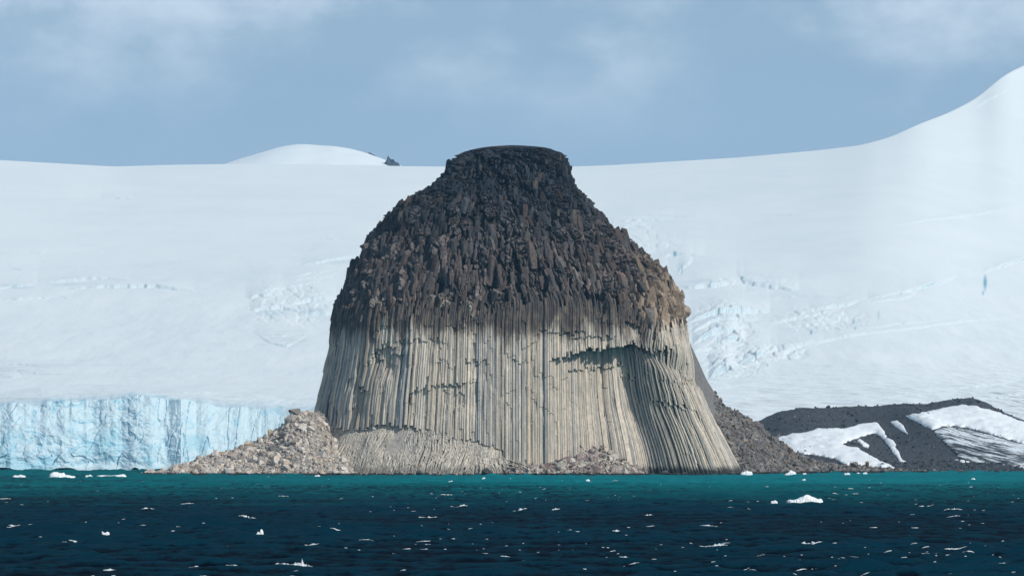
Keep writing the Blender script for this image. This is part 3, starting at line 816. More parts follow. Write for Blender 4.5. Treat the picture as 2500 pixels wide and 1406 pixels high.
def build_core():
    ths = np.concatenate([np.linspace(-1.95, 1.95, 760), np.linspace(1.98, 2 * math.pi - 1.98, 60)])
    pys = np.concatenate([np.linspace(1230, 850, 26), np.linspace(846, 400, 300), np.linspace(398.6, 356.2, 32)])
    zs = py_to_z(pys, YC)
    Z, TH = np.meshgrid(zs, ths, indexing='ij')
    PYg = to_py(Z, YC)
    up = sstep(860, 780, PYg)                      # entablature: fractured skin; colonnade: hidden behind the columns
    capd = sstep(357, 385, PYg)
    off = front_relief(TH, Z) * (1 - up) - 3.2 * (1 - up)
    X, Y, nx, ny = surf(TH, Z, 0)
    f = .55 + .45 * sstep(430, 620, PYg); fc = sstep(440, 640, PYg)     # splinters grow taller towards the columns
    wx = X + 0.8 * fbm(X / 5, Y / 5, Z / 9, octv=2, seed=5); wy = Y + 0.8 * fbm(X / 5, Y / 5, Z / 7, octv=2, seed=6)
    r = np.zeros_like(X); tone = np.zeros_like(X); gap = np.zeros_like(X)
    for (cw, ch, amp, sd, wt) in ((5.2, 5.5, 2.2, 200, .8), (2.1, 2.4, 1.35, 210, 1.0), (1.0, 1.2, .6, 220, .6)):
        hh = ch * (1 + 1.5 * (f > .5)) if False else ch
        d1, d2, val, o = worley3(wx / cw, wy / cw, Z / (hh * 1.0) , seed=sd)
        e1, e2, vl2, o2 = worley3(wx / cw, wy / cw, Z / (hh * 3.6), seed=sd + 7)
        for wgt, dd1, dd2, v, oo in ((1 - f, d1, d2, val, o), (f, e1, e2, vl2, o2)):
            hx = np.sin(v * 91.7); hz = np.cos(v * 57.3)
            face = (v - .5) * 1.1 + (oo[0] * hx + oo[1] * hz) * .7 + oo[2] * hz * .35
            crack = np.exp(-((dd2 - dd1) / .10) ** 2)
            r += wgt * amp * (face * 1.2 - 1.25 * crack)
            tone += wgt * wt * (v - .5); gap += wgt * wt * crack
    off = off + up * capd * (skin(X, Y, Z) + r - .7 - 1.9 * sstep(600, 750, PYg) * (1 - .9 * sstep(1540, 1630, to_px(X, Y))))
    X, Y, nx, ny = surf(TH, Z, off)
    V = np.stack([X, Y, Z], -1).reshape(-1, 3)
    px = to_px(X, Y)
    k = fbm(X / 9, Y / 9, Z / 9, octv=3, seed=19)
    C = np.array([.033, .040, .049])[None, None] * (1 - fc[..., None]) + np.array([.112, .098, .093])[None, None] * fc[..., None]
    red = sstep(.0, .5, fbm(X / 6, Y / 6, Z / 12, octv=3, seed=21)) * .8
    C = C * (1 - red[..., None]) + red[..., None] * np.array([.150, .116, .104])[None, None] * (.4 + .7 * fc[..., None])
    rt = sstep(1520, 1640, px + .35 * (PYg - 700)) * sstep(600, 720, PYg) * sstep(-.35, .25, k + .5 * tone)
    C = C * (1 - rt[..., None]) + rt[..., None] * np.array([.36, .275, .20])[None, None]
    pale = sstep(690, 780, PYg) * sstep(.15, .6, tone + .5 * k)
    C = C * (1 - .7 * pale[..., None]) + .7 * pale[..., None] * np.array([.24, .215, .18])[None, None]
    C = C * np.clip(1 + 1.0 * tone + .5 * k, .3, 2.2)[..., None]
    lt = np.array([.16, .155, .145])
    u = sstep(830, 800, PYg)[..., None]
    C = (lt * (1 - u) + C * u).reshape(-1, 3)
    me = make_mesh('rock_core', V - B0, [grid_faces(*X.shape, wrap=True), np.arange(len(V) - len(ths), len(V))[None, :]], M_CORE, False, C)
    add('rock_core', me, butte)
build_core()

# ------------------------------------------------------------------ the colonnade: one object per column
BOT = np.array([(700, 1036), (778, 1038), (836, 1044), (898, 1046), (930, 1036), (950, 1036), (1035, 1047), (1081, 1061), (1167, 1079), (1205, 1088), (1225, 1100), (1240, 1130), (1252, 1166), (2000, 1168)], float)
def build_columns():
    zm = py_to_z(900, YC - 40)
    tt = np.linspace(-1.64, 1.66, 6000)
    x, y = base_pt(tt, np.full_like(tt, zm))
    arc = np.concatenate([[0], np.cumsum(np.hypot(np.diff(x), np.diff(y)))])
    pos = []; s = 0.0
    while s < arc[-1]:
        wide = .85 - .14 * float(sstep(.62, .72, s / arc[-1]))
        w = float(np.clip(rng.lognormal(math.log(wide), .24), .5, 1.7))
        pos.append((s + w / 2, w)); s += w
    print('columns', len(pos))
    for i, (sc, w) in enumerate(pos):
        th = float(np.interp(sc, arc, tt))
        x, y = base_pt(np.array(th), np.array(zm)); pxm = float(to_px(x, y))
        zl = py_to_z(1010, y); xl, yl = base_pt(np.array(th), np.array(zl)); pxb = float(to_px(xl, yl))
        pyb = float(np.interp(pxb, BOT[:, 0], BOT[:, 1])) + (rng.normal(0, 4.0) if pxb < 1230 else 0)
        z0 = float(z_of(pyb, th)) if pyb < 1150 else -2.5
        pt = 742 + 26 * float(fbm(np.array(th * 9), np.array(0.), octv=3, seed=23)) + rng.normal(0, 14)
        if pxm > 1540: pt += 62 * float(sstep(1540, 1620, pxm))
        z1 = float(z_of(pt, th))
        # rings and broken ends
        n = 20
        zs = list(np.linspace(z0, z1, n))
        jit = rng.normal(0, .21) * w
        if rng.random() < .07: jit -= .5 * w
        cuts = []
        k = rng.poisson(2.0)
        for _ in range(k):
            zc = rng.uniform(z0 + 2, z1)
            cuts.append((zc, rng.uniform(.15, .55) * w * (1 if rng.random() < .75 else -.7), rng.uniform(4, 16)))
        # sharp breaks where the relief field jumps
        dense = np.linspace(z0, z1, 220)
        rr = front_relief(np.full_like(dense, th), dense)
        jump = np.where(np.abs(np.diff(rr)) > .22)[0]
        extra = []
        if len(jump):
            groups = np.split(jump, np.where(np.diff(jump) > 2)[0] + 1)
            for g in groups:
                zj = dense[g[len(g) // 2]] + rng.normal(0, .7)
                extra.append(zj)
        allz = sorted(set([z for z in zs] + [c[0] for c in cuts] + extra))
        rings = []
        for z in allz:
            is_cut = any(abs(z - c[0]) < 1e-6 for c in cuts) or any(abs(z - e) < 1e-6 for e in extra)
            if is_cut: rings += [(z - .04, -1), (z + .04, 1)]
            else: rings.append((z, 0))
        zr = np.array([r[0] for r in rings]); side = np.array([r[1] for r in rings])
        # sample the relief a little to either side of a break so the step stays square
        zsmp = zr + side * 1.2
        for e in extra:                               # rings close to a break keep to their own side
            near = (np.abs(zr - e) < 1.3)
            zsmp = np.where(near & (zr < e), e - 1.3, zsmp); zsmp = np.where(near & (zr > e), e + 1.3, zsmp)
        off = front_relief(np.full_like(zsmp, th), np.clip(zsmp, z0, z1)) + jit
        for zc, amt, ln in cuts:                      # below a cut the column has lost its outer slice
            below = np.clip((zc - zr), 0, None)
            off = off - np.where(zr < zc, amt * np.clip(1 - below / ln, 0, 1) ** .5, 0)
        thj = th + 0 * zr
        X, Y, nx, ny = surf(thj, zr, off)
        # width follows the spread of the fan
        xa, ya = base_pt(thj + .02, zr); xb, yb = base_pt(thj - .02, zr)
        xm1, ym1 = base_pt(np.array(th + .02), np.array(zm)); xm0, ym0 = base_pt(np.array(th - .02), np.array(zm))
        fan = np.hypot(xa - xb, ya - yb) / max(1e-6, float(np.hypot(xm1 - xm0, ym1 - ym0)))
        R = w * .60 * fan
        nside = 6 if rng.random() < .75 else 5
        rot = rng.random() * 2 * math.pi / nside
        ang = rot + np.arange(nside) * 2 * math.pi / nside + rng.normal(0, .10, nside)
        rad = 1 + rng.normal(0, .06, nside)
        tx, ty = -ny, nx
        ca, sa = np.cos(ang) * rad, np.sin(ang) * rad
        VX = X[:, None] + R[:, None] * (tx[:, None] * ca + nx[:, None] * sa)
        VY = Y[:, None] + R[:, None] * (ty[:, None] * ca + ny[:, None] * sa)
        VZ = np.repeat(zr[:, None], nside, 1)
        VZ[-1] += rng.normal(0, .5, nside)            # broken head
        V = np.stack([VX, VY, VZ], -1).reshape(-1, 3)
        nr = len(zr)
        # colour of this column
        tone = np.clip(rng.normal(1.0, .13), .55, 1.25)
        warm = rng.normal(0, .012)
        base = np.array([.61 + warm, .54, .445 - warm]) * tone
        if rng.random() < .16: base = np.array([.40, .385, .36]) * tone
        
        C = np.tile(base, (len(V), 1))
        tide = np.full(len(V), float(sstep(1480, 1600, pxb)))
        zone = np.full(len(V), 1.0 - .85 * float(sstep(1590, 1650, pxm)))
        c = np.array([V[:, 0].mean(), V[:, 1].mean(), V[:, 2].min()])
        me = make_mesh('column', V - c, [grid_faces(nr, nside, wrap=True), (np.arange(nside) + (nr - 1) * nside)[None, :], np.arange(nside)[::-1][None, :].copy()], M_COL, False, C, {'tide': tide, 'zone': zone})
        add('column', me, butte, loc=c - B0)
build_columns()

# fine columns of the foot, below and left of the big ones
def build_foot():
    V, F, C, n = [], [], [], 0
    ths = []
    t = -1.34
    while t < .02:
        ths.append(t); t += .0056 * rng.uniform(.7, 1.3)
    for th in ths:
        x, y = base_pt(np.array(th), np.array(20.)); pxm = float(to_px(x, y))
        pyb = float(np.interp(pxm, BOT[:, 0], BOT[:, 1])) - 6
        zt = min(float(z_of(min(pyb, 1110), th)), 24)
        fall = float(sstep(1235, 1200, pxm))
        if zt < 2: continue
        nseg = rng.integers(5, 12)
        cuts = np.sort(np.concatenate([[-1.5], rng.uniform(0, zt, nseg - 1), [zt + rng.normal(0, .5)]]))
        lean = -.10 * float(sstep(-.6, -1.5, th)) - .03 * float(sstep(0, -.6, th))
        for a, b in zip(cuts[:-1], cuts[1:]):
            jit = rng.normal(0, .07); tw = rng.normal(0, .006)
            zz = np.linspace(a, b, 6)
            s = 1 - np.clip(zz / zt, 0, 1)
            out = -1.1 + 9.2 * s ** 1.25 * (.55 + .45 * fall) + jit + 1.3 * fbm(np.full(6, th * 9), zz / 7, octv=2, seed=33)
            curl = tw * (zz - a) / max(.5, b - a) + lean * s + .03 * fbm(np.full(6, th * 5), zz / 9, octv=2, seed=34)
            X, Y, nx, ny = surf(th + curl, zz, out)
            R = .34 * rng.uniform(.8, 1.3)
            ang = rng.random() * 2 + np.arange(5) * 2 * math.pi / 5
            VX = X[:, None] + R * (-ny[:, None] * np.cos(ang) + nx[:, None] * np.sin(ang))
            VY = Y[:, None] + R * (nx[:, None] * np.cos(ang) + ny[:, None] * np.sin(ang))
            v = np.stack([VX, VY, np.repeat(zz[:, None], 5, 1) + rng.normal(0, .12, (6, 5))], -1).reshape(-1, 3)
            f = grid_faces(6, 5, wrap=True)
            V.append(v); F.append(f + n); 
            capf = np.array([[25, 26, 27, 28], [25, 28, 29, 29]]) + n
            F.append(np.array([[25, 26, 27, 28]]) + n)
            n += len(v)
            tone = np.clip(rng.normal(1, .16), .55, 1.35)
            C.append(np.tile(np.array([.60, .54, .45]) * tone, (len(v), 1)))
    # bed behind the fine columns
    bt = np.linspace(-1.36, .04, 110); bz = np.linspace(0, 1, 16)
    S, TH = np.meshgrid(bz, bt, indexing='ij')
    x, y = base_pt(TH, TH * 0 + 20.); pxm = to_px(x, y)
    zt = np.clip(np.interp(pxm, BOT[:, 0], BOT[:, 1]) - 6, 0, 1110); zt = np.minimum(py_to_z(zt, 1510.), 24)
    ZZ = -1.5 + S * (zt + 1.5)
    out = -1.2 + 9.2 * (1 - S) ** 1.25 * (.55 + .45 * sstep(1235, 1200, pxm))
    X, Y, nx, ny = surf(TH, ZZ, out)
    v = np.stack([X, Y, ZZ], -1).reshape(-1, 3)
    V.append(v); F.append(grid_faces(*X.shape) + n); C.append(np.tile([.54, .485, .41], (len(v), 1)))
    me = make_mesh('fine_columns', np.vstack(V) - B0, np.vstack(F), M_COL, False, np.vstack(C), {'tide': np.full(sum(map(len, V)), .5), 'zone': np.zeros(sum(map(len, V)))})
    add('fine_columns', me, butte, kind='stuff')
build_foot()

# ------------------------------------------------------------------ the broken upper rock: blocks
def build_blocks():
    items = []
    N = 4400
    th = rng.uniform(-1.95, 1.95, N); py = 366 + (800 - 366) * rng.random(N) ** .92
    for i in range(N):
        t = th[i]; p = py[i]
        z = float(z_of(p, t, 3))
        x, y, nx, ny = surf(np.array(t), np.array(z), 0)
        x2, y2 = base_pt(np.array(t), np.array(z + 1.5))
        pxx = float(to_px(x, y)); pyy = float(to_py(z, y))
        # keep the density even over the surface and thin the blocks out where the columns take over
        a = float(np.hypot(x - float(px_to_x(1250, YC)), y - YC))
        if rng.random() > min(1, a / 58): continue
        lo = 750 + 40 * float(fbm(np.array(pxx / 60), np.array(0.), octv=3, seed=55)) + (60 if pxx > 1540 else 0)
        if pyy > lo + 40 or (pyy > lo - 25 and rng.random() < (pyy - lo + 25) / 65): continue
        out = np.array([float(nx), float(ny), 0]); up = np.array([float(x2 - x) * .30, float(y2 - y) * .30, 1.5]); up /= np.linalg.norm(up)
        tan = np.cross(up, out); tan /= np.linalg.norm(tan); nrm = np.cross(tan, up)
        f = float(sstep(430, 720, pyy))
        w = rng.lognormal(math.log(.44 + .18 * f), .55); w = min(w, 1.7)
        if pyy < 400: w *= .6
        h = w * (rng.uniform(1.5, 2.4) + f * rng.uniform(.5, 2.6))
        dep = w * rng.uniform(.7, 1.1)
        tilt = rng.normal(0, .10 + .10 * (1 - f)); tl2 = rng.normal(0, .08)
        u2 = up * math.cos(tilt) + tan * math.sin(tilt); u2 = u2 + nrm * tl2; u2 /= np.linalg.norm(u2)
        t2 = np.cross(u2, nrm); t2 /= np.linalg.norm(t2); n2 = np.cross(t2, u2)
        Mx = np.stack([t2 * w, n2 * dep, u2 * h], 1)
        if rng.random() < .5: Mx[:, 0] *= -1; Mx[:, 1] *= -1
        big = skin(np.array(x), np.array(y), np.array(z))
        c = np.array([float(x), float(y), z]) + nrm * (float(big) * float(sstep(372, 400, pyy)) - .9 - 1.9 * float(sstep(600, 750, pyy)) * (1 - .9 * float(sstep(1540, 1630, pxx))) + rng.normal(0, .30) * w - .68 * dep)
        # colour: grey-black cap, browner middle, tan shoulder on the right
        k = rng.random()
        g = rng.normal(1, .22)
        colr = np.array([.033, .040, .050]) * (1 - f) + np.array([.118, .103, .096]) * f
        if k < .20 + .25 * f: colr = np.array([.160, .122, .108]) * (.30 + .70 * f)
        if k > .94: colr = np.array([.15, .135, .115]) * (.5 + .7 * f)
        rt = float(sstep(1530, 1625, pxx) * sstep(640, 730, pyy))
        if rng.random() < rt * 1.1: colr = np.array([.34, .26, .19]) * rng.uniform(.6, 1.15)
        elif rng.random() < float(sstep(1430, 1560, pxx) * sstep(560, 680, pyy)) * .35: colr = np.array([.14, .105, .082]) * rng.uniform(.7, 1.2)
        colr = colr * (1 + .30 * float(vnoise(np.array(pxx / 45.0), np.array(pyy / 70.0), seed=66)))
        if pxx < 1100: colr = colr * .85  # shading of the left side put into the block colour
        colr = colr * np.clip(g, .5, 1.6)
        vis = float(np.cos(t)) > -.05
        items.append((w * h * (1 if vis else 0), Mx, c, colr))
    items.sort(key=lambda q: -q[0])
    heap = Heap()
    print('blocks', len(items))
    for i, (s, Mx, c, colr) in enumerate(items):
        V, F = BLOCK[rng.integers(len(BLOCK))]
        V = V @ Mx.T
        if i < 300:
            me = make_mesh('block', V, F, M_BLOCK, False, np.tile(colr, (len(V), 1)))
            add('block', me, butte, loc=c - B0)
        else: heap.put(V + c - B0, F, colr)
    add('small_blocks', heap.mesh('small_blocks', M_BLOCK), butte, kind='stuff')
build_blocks()

# ------------------------------------------------------------------ scree slopes and their boulders
LS = np.array([(250, 1175), (300, 1164), (350, 1155), (385, 1149), (420, 1140), (445, 1132), (500, 1110), (560, 1096), (620, 1077), (655, 1060), (683, 1040), (702, 1021), (716, 1005), (735, 1001), (772, 1000), (790, 1014), (820, 1062), (855, 1100), (895, 1160), (930, 1190), (960, 1195)], float)
def scree_left_h(X, Y):
    yr = 1532.0
    ph = 1250 + X / yr * FPX
    zr = py_to_z(np.interp(ph, LS[:, 0], LS[:, 1]) + 5, yr)
    yf = np.interp(ph, [250, 400, 600, 760, 960], [1518, 1505, 1494, 1487, 1484])
    s = (Y - yf) / (yr - yf)
    z = np.where(s < 1, -1.2 + (zr + 1.2) * np.clip(s, -.3, 1) ** 1.0 if False else -1.2 + (zr + 1.2) * np.clip(s, -.3, 1), zr - (Y - yr) * .5)
    return z + .5 * fbm(X / 5, Y / 5, octv=3, seed=121)
CP = np.array([(1205, 1168), (1232, 1150), (1252, 1128), (1290, 1114), (1340, 1109), (1380, 1101), (1420, 1093), (1455, 1096), (1490, 1111), (1520, 1131), (1560, 1155), (1585, 1168)], float)
def pile_h(X, Y):
    yr = 1508.0
    ph = 1250 + X / yr * FPX
    zr = py_to_z(np.interp(ph, CP[:, 0], CP[:, 1]) - 5, yr)
    s = (Y - 1489.0) / (yr - 1489.0)
    return -1.0 + (zr + 1.0) * np.clip(s, -.3, 1.0) + .4 * fbm(X / 4, Y / 4, octv=3, seed=122)
RS = np.array([(1640, 740), (1668, 800), (1682, 825), (1703, 872), (1726, 924), (1752, 966), (1768, 986), (1800, 1004), (1850, 1034), (1900, 1074), (1950, 1108), (2010, 1128), (2100, 1141), (2250, 1149), (2400, 1153), (2600, 1160)], float)
def scree_right_h(X, Y):
    yr = 1618.0
    ph = 1250 + X / yr * FPX
    zr = py_to_z(np.interp(ph, RS[:, 0], RS[:, 1]) + 3, yr)
    yf = np.interp(ph, [1640, 1800, 1900, 2000, 2300], [1548, 1548, 1566, 1590, 1612])
    s = (Y - yf) / (yr - yf)
    return np.where(s < 1, -1.2 + (zr + 1.2) * np.clip(s, -.3, 1), zr - (Y - yr) * .25) + .45 * fbm(X / 5, Y / 5, octv=3, seed=123)

def scree_sheet(name, hf, x0, x1, y0, y1, step, c1, c2, seed, cols=None):
    xs = np.arange(x0, x1, step); ys = np.arange(y0, y1, step)
    Y, X = np.meshgrid(ys, xs, indexing='ij'); Z = hf(X, Y)
    k = (.5 + .5 * fbm(X / 6, Y / 6, octv=4, seed=seed)).reshape(-1, 1)
    C = np.array(c1) * (1 - k) + np.array(c2) * k
    me = make_mesh(name, np.stack([X, Y, Z], -1).reshape(-1, 3), grid_faces(*X.shape), M_BOULD, False, C)
    add(name, me, kind='structure')
scree_sheet('scree_slope_left', scree_left_h, -158, -48, 1480, 1580, 1.0, (.30, .275, .24), (.45, .41, .36), 1)
scree_sheet('scree_pile_centre', pile_h, -6, 54, 1486, 1520, .8, (.25, .20, .18), (.38, .32, .28), 2)
scree_sheet('scree_slope_right', scree_right_h, 62, 210, 1542, 1690, 1.2, (.17, .168, .162), (.25, .242, .228), 3)

def strew(hf, n, xr, yr, size, palette, n_big, label, group, limit=None, stick=0.0, name='boulder', accept=None, seed=0, flat=.75, tones=('brown', 'tan', 'pale')):
    r = np.random.default_rng(seed)
    xs = r.uniform(*xr, n); ys = r.uniform(*yr, n)
    zs = hf(xs, ys)
    ok = zs > -.6
    if accept is not None: ok &= accept(to_px(xs, ys), to_py(zs, ys))
    xs, ys, zs = xs[ok], ys[ok], zs[ok]
    sz = size[0] * r.lognormal(0, size[1], len(xs)); sz = np.minimum(sz, size[2])
    # the stones that show largest: big ones with a clear view
    order = np.argsort(-sz)
    heap = Heap(); big = []
    for rank, i in enumerate(order):
        s = sz[i]; kind = 'boulder'
        if r.random() < stick:
            V, F = STICK[r.integers(len(STICK))]; sc = np.diag([s * .36, s * .36, s * r.uniform(1.0, 1.9)]); kind = 'column fragment'
        else:
            V, F = BOULD[r.integers(len(BOULD))]; sc = np.diag(s * np.array([r.uniform(.75, 1.25), r.uniform(.7, 1.1), r.uniform(.55, 1.0) * flat / .75]))
        V = (V @ sc) @ rand_rot().T
        p = palette[r.integers(len(palette))]
        col = np.array(p) * np.clip(r.normal(1, .16), .6, 1.4)
        c = np.array([xs[i], ys[i], zs[i] + s * .22])
        if rank < n_big: big.append((V, F, col, c, kind))
        else: heap.put(V + c, F, col)
    # tell them apart by tone, by height on the slope and by their place along it
    if big:
        bx = np.array([to_px(q[3][0], q[3][1]) for q in big]); bz = np.array([q[3][2] for q in big])
        zt = np.quantile(bz, (.34, .67)); lum = np.array([q[2].mean() for q in big]); lt = np.quantile(lum, (.34, .67))
        keys = []
        for q, x_, z_, l_ in zip(big, bx, bz, lum):
            t3 = (x_ - bx.min()) / (bx.max() - bx.min() + 1e-6)
            keys.append((tones[0] if l_ < lt[0] else tones[1] if l_ < lt[1] else tones[2], q[4], 'low' if z_ < zt[0] else 'halfway' if z_ < zt[1] else 'high',
                         'left' if t3 < .33 else 'middle' if t3 < .67 else 'right'))
        ORD = ['first', 'second', 'third', 'fourth', 'fifth', 'sixth', 'seventh', 'eighth', 'ninth', 'tenth', 'eleventh', 'twelfth', 'thirteenth', 'fourteenth', 'fifteenth', 'sixteenth', 'seventeenth', 'eighteenth', 'nineteenth', 'twentieth']
        for k in set(keys):
            idx = sorted([j for j in range(len(big)) if keys[j] == k], key=lambda j: bx[j])
            for o_, j in enumerate(idx):
                V, F, col, c, kind = big[j]
                lab = f"{k[0]} {k[1]}, " + (f"{ORD[min(o_, 19)]} from left, " if len(idx) > 1 else '') + f"{k[2]} on the {k[3]} of the {label}"
                nm = kind.replace(' ', '_')
                add(nm, make_mesh(nm, V, F, M_BOULD, False, np.tile(col, (len(V), 1))), loc=c, label=lab, cat='boulder' if kind == 'boulder' else 'rock', group=group)
    return heap

TAN = [(.60, .54, .46), (.66, .60, .52), (.56, .51, .44), (.50, .46, .41), (.62, .51, .40), (.68, .62, .55), (.46, .40, .355)]
MAUVE = [(.38, .30, .27), (.45, .39, .34), (.52, .475, .41), (.34, .275, .255), (.50, .46, .41), (.57, .53, .45)]
GREY = [(.19, .187, .18), (.235, .228, .215), (.155, .152, .15), (.26, .24, .215), (.21, .195, .175)]
RUSTY = GREY + [(.25, .20, .16)]
h1 = strew(scree_left_h, 12500, (-152, -52), (1484, 1536), (.33, .66, 2.2), TAN, 130, 'left rubble slope', 'boulders on the left rubble slope', seed=1,
           accept=lambda px, py: (px < 800 + .42 * (py - 1000) + 14 * fbm(px / 9, py / 9, octv=2, seed=3)))
add('rubble_left', h1.mesh('rubble', M_BOULD), kind='stuff')
h2 = strew(pile_h, 2200, (-5, 50), (1488, 1511), (.46, .62, 2.6), MAUVE, 80, 'central rubble pile', 'stones of the central rubble pile', stick=.42, seed=2)
add('rubble_centre', h2.mesh('rubble', M_BOULD), kind='stuff')
h3 = strew(scree_right_h, 10000, (66, 200), (1549, 1622), (.48, .55, 2.2), RUSTY, 80, 'right scree slope', 'boulders on the right scree slope', seed=3, tones=('dark grey', 'grey', 'pale grey'), stick=.12,
           accept=lambda px, py: (px > 1745 + .10 * (1150 - py) * 0))
add('rubble_right', h3.mesh('rubble', M_BOULD), kind='stuff')
hm = strew(moraine_h, 3200, (130, 330), (1676, 1706), (.28, .5, 1.2), [(.055, .064, .075), (.075, .084, .095), (.095, .102, .11)], 0, '', '', seed=4)
add('beach_cobbles', hm.mesh('cobbles', M_BOULD), kind='stuff')
hg = strew(moraine_h, 4200, (95, 330), (1706, 1852), (.26, .55, 1.1), [(.040, .048, .058), (.075, .084, .095), (.12, .13, .14)], 0, '', '', seed=5)
add('moraine_stones', hg.mesh('stones', M_BOULD), kind='stuff')

def foot_stones():
    r = np.random.default_rng(31); heap = Heap(); shore = Heap()
    for _ in range(3600):
        th = r.uniform(-1.30, -.05); S = abs(r.normal(0, .33))
        if S > .9 or r.random() > (.20 + .8 * float(sstep(-.55, -1.1, th))) * (1 - .7 * S): continue
        x, y = base_pt(np.array(th), np.array(20.)); pxm = float(to_px(x, y))
        zt = min(float(py_to_z(min(float(np.interp(pxm, BOT[:, 0], BOT[:, 1])) - 6, 1110), 1510.)), 24); z = -1.5 + S * (zt + 1.5)
        X, Y, nx, ny = surf(np.array(th), np.array(z), -.9 + 9.2 * (1 - S) ** 1.25 * (.55 + .45 * float(sstep(1235, 1200, pxm))))
        V, F = BOULD[r.integers(len(BOULD))]; sz = .26 * r.lognormal(0, .5)
        heap.put((V * sz) @ rand_rot().T + np.array([float(X), float(Y), z]), F, np.array(TAN[r.integers(len(TAN))]) * r.uniform(.75, 1.05))
    for _ in range(900):
        th = r.uniform(-1.35, 1.45)
        x, y = base_pt(np.array(th), np.array(20.)); pxm = float(to_px(x, y))
        out = 8.6 * (.55 + .45 * float(sstep(1235, 1200, pxm))) if th < 0 else .6
        X, Y, nx, ny = surf(np.array(th), np.array(0.), out + abs(r.normal(0, .9)))
        V, F = BOULD[r.integers(len(BOULD))]; sz = .36 * r.lognormal(0, .55)
        shore.put((V * sz * np.array([1.3, 1, .8])) @ rand_rot().T + np.array([float(X), float(Y), r.uniform(-.1, .45)]), F, np.array([.13, .125, .115]) * r.uniform(.6, 1.5))
    add('rubble_foot', heap.mesh('rubble', M_BOULD), kind='stuff'); add('shore_stones', shore.mesh('stones', M_BOULD), kind='stuff')
foot_stones()

def lone(px, py, hf, yr, size, colr, lab, seed, asp=(1.2, .9, .8), cat='boulder'):
    size *= .8
    """a boulder one can single out; it sits where its foot row meets the slope"""
    ys = np.linspace(yr[0], yr[1], 400); xs = px_to_x(px, ys)
    d = hf(xs, ys) - py_to_z(py, ys); i = int(np.argmax(d > 0)) if (d > 0).any() else int(np.argmax(d))
    r = np.random.default_rng(seed)
    V, F = BOULD[seed % len(BOULD)]
    a = r.normal(0, .3); R = np.array([[math.cos(a), -math.sin(a), 0], [math.sin(a), math.cos(a), 0], [0, 0, 1]])
    V = (V * (np.array(asp) * size)) @ R.T
    c = np.array([xs[i], ys[i], float(hf(xs[i:i + 1], ys[i:i + 1])[0]) + size * asp[2] * .25])
    add('boulder', make_mesh('boulder', V, F, M_BOULD, False, np.tile(colr, (len(V), 1))), loc=c, label=lab, cat=cat)
LFT = (1487, 1533)
lone(1382 - 1250 + 1250, 1128, pile_h, (1490, 1508), 2.7, (.24, .18, .165), 'biggest mauve boulder in the middle of the central rubble pile', 3, (1.35, .9, .85))
lone(1452, 1150, pile_h, (1490, 1508), 2.4, (.24, .19, .165), 'dark brown boulder at the waterline of the central rubble pile', 9, (1.1, .9, 1.1))
lone(1300, 1146, pile_h, (1490, 1508), 2.2, (.27, .205, .175), 'brown wedge boulder at the left foot of the central rubble pile', 14, (1.4, .9, .7))
lone(1335, 1140, pile_h, (1490, 1508), 2.0, (.22, .165, .15), 'dark reddish boulder left of the biggest mauve one in the pile', 17, (1.2, .9, .9))
lone(612, 1090, scree_left_h, LFT, 2.0, (.50, .36, .22), 'rust-orange boulder on the crest of the left rubble slope', 5, (1.7, .9, .7))
lone(538, 1110, scree_left_h, LFT, 2.0, (.46, .36, .27), 'long sandy boulder on the lower crest of the left rubble slope', 6, (1.9, .9, .7))
lone(509, 1112, scree_left_h, LFT, .9, (.62, .42, .05), 'small bright yellow rock on the left crest above the glacier', 7, (.9, .9, 1.0))
lone(423, 1143, scree_left_h, LFT, 1.35, (.44, .35, .27), 'round tan boulder furthest out on the left spit', 11, (1.1, .9, 1.0))
lone(447, 1142, scree_left_h, LFT, 1.6, (.46, .34, .25), 'long tan boulder second from the tip of the left spit', 12, (1.6, .9, .8))
lone(722, 1006, scree_left_h, LFT, 2.2, (.30, .27, .24), 'large grey boulder at the top of the left rubble slope', 13, (1.6, 1, .9))
lone(660, 1062, scree_left_h, LFT, 1.6, (.44, .35, .23), 'ochre boulder on the steep crest of the left rubble slope', 19, (.9, .9, 1.5))
lone(665, 1098, scree_left_h, LFT, 1.8, (.20, .19, .18), 'dark grey oval boulder in the middle of the left rubble slope', 20, (1.0, .9, 1.1))

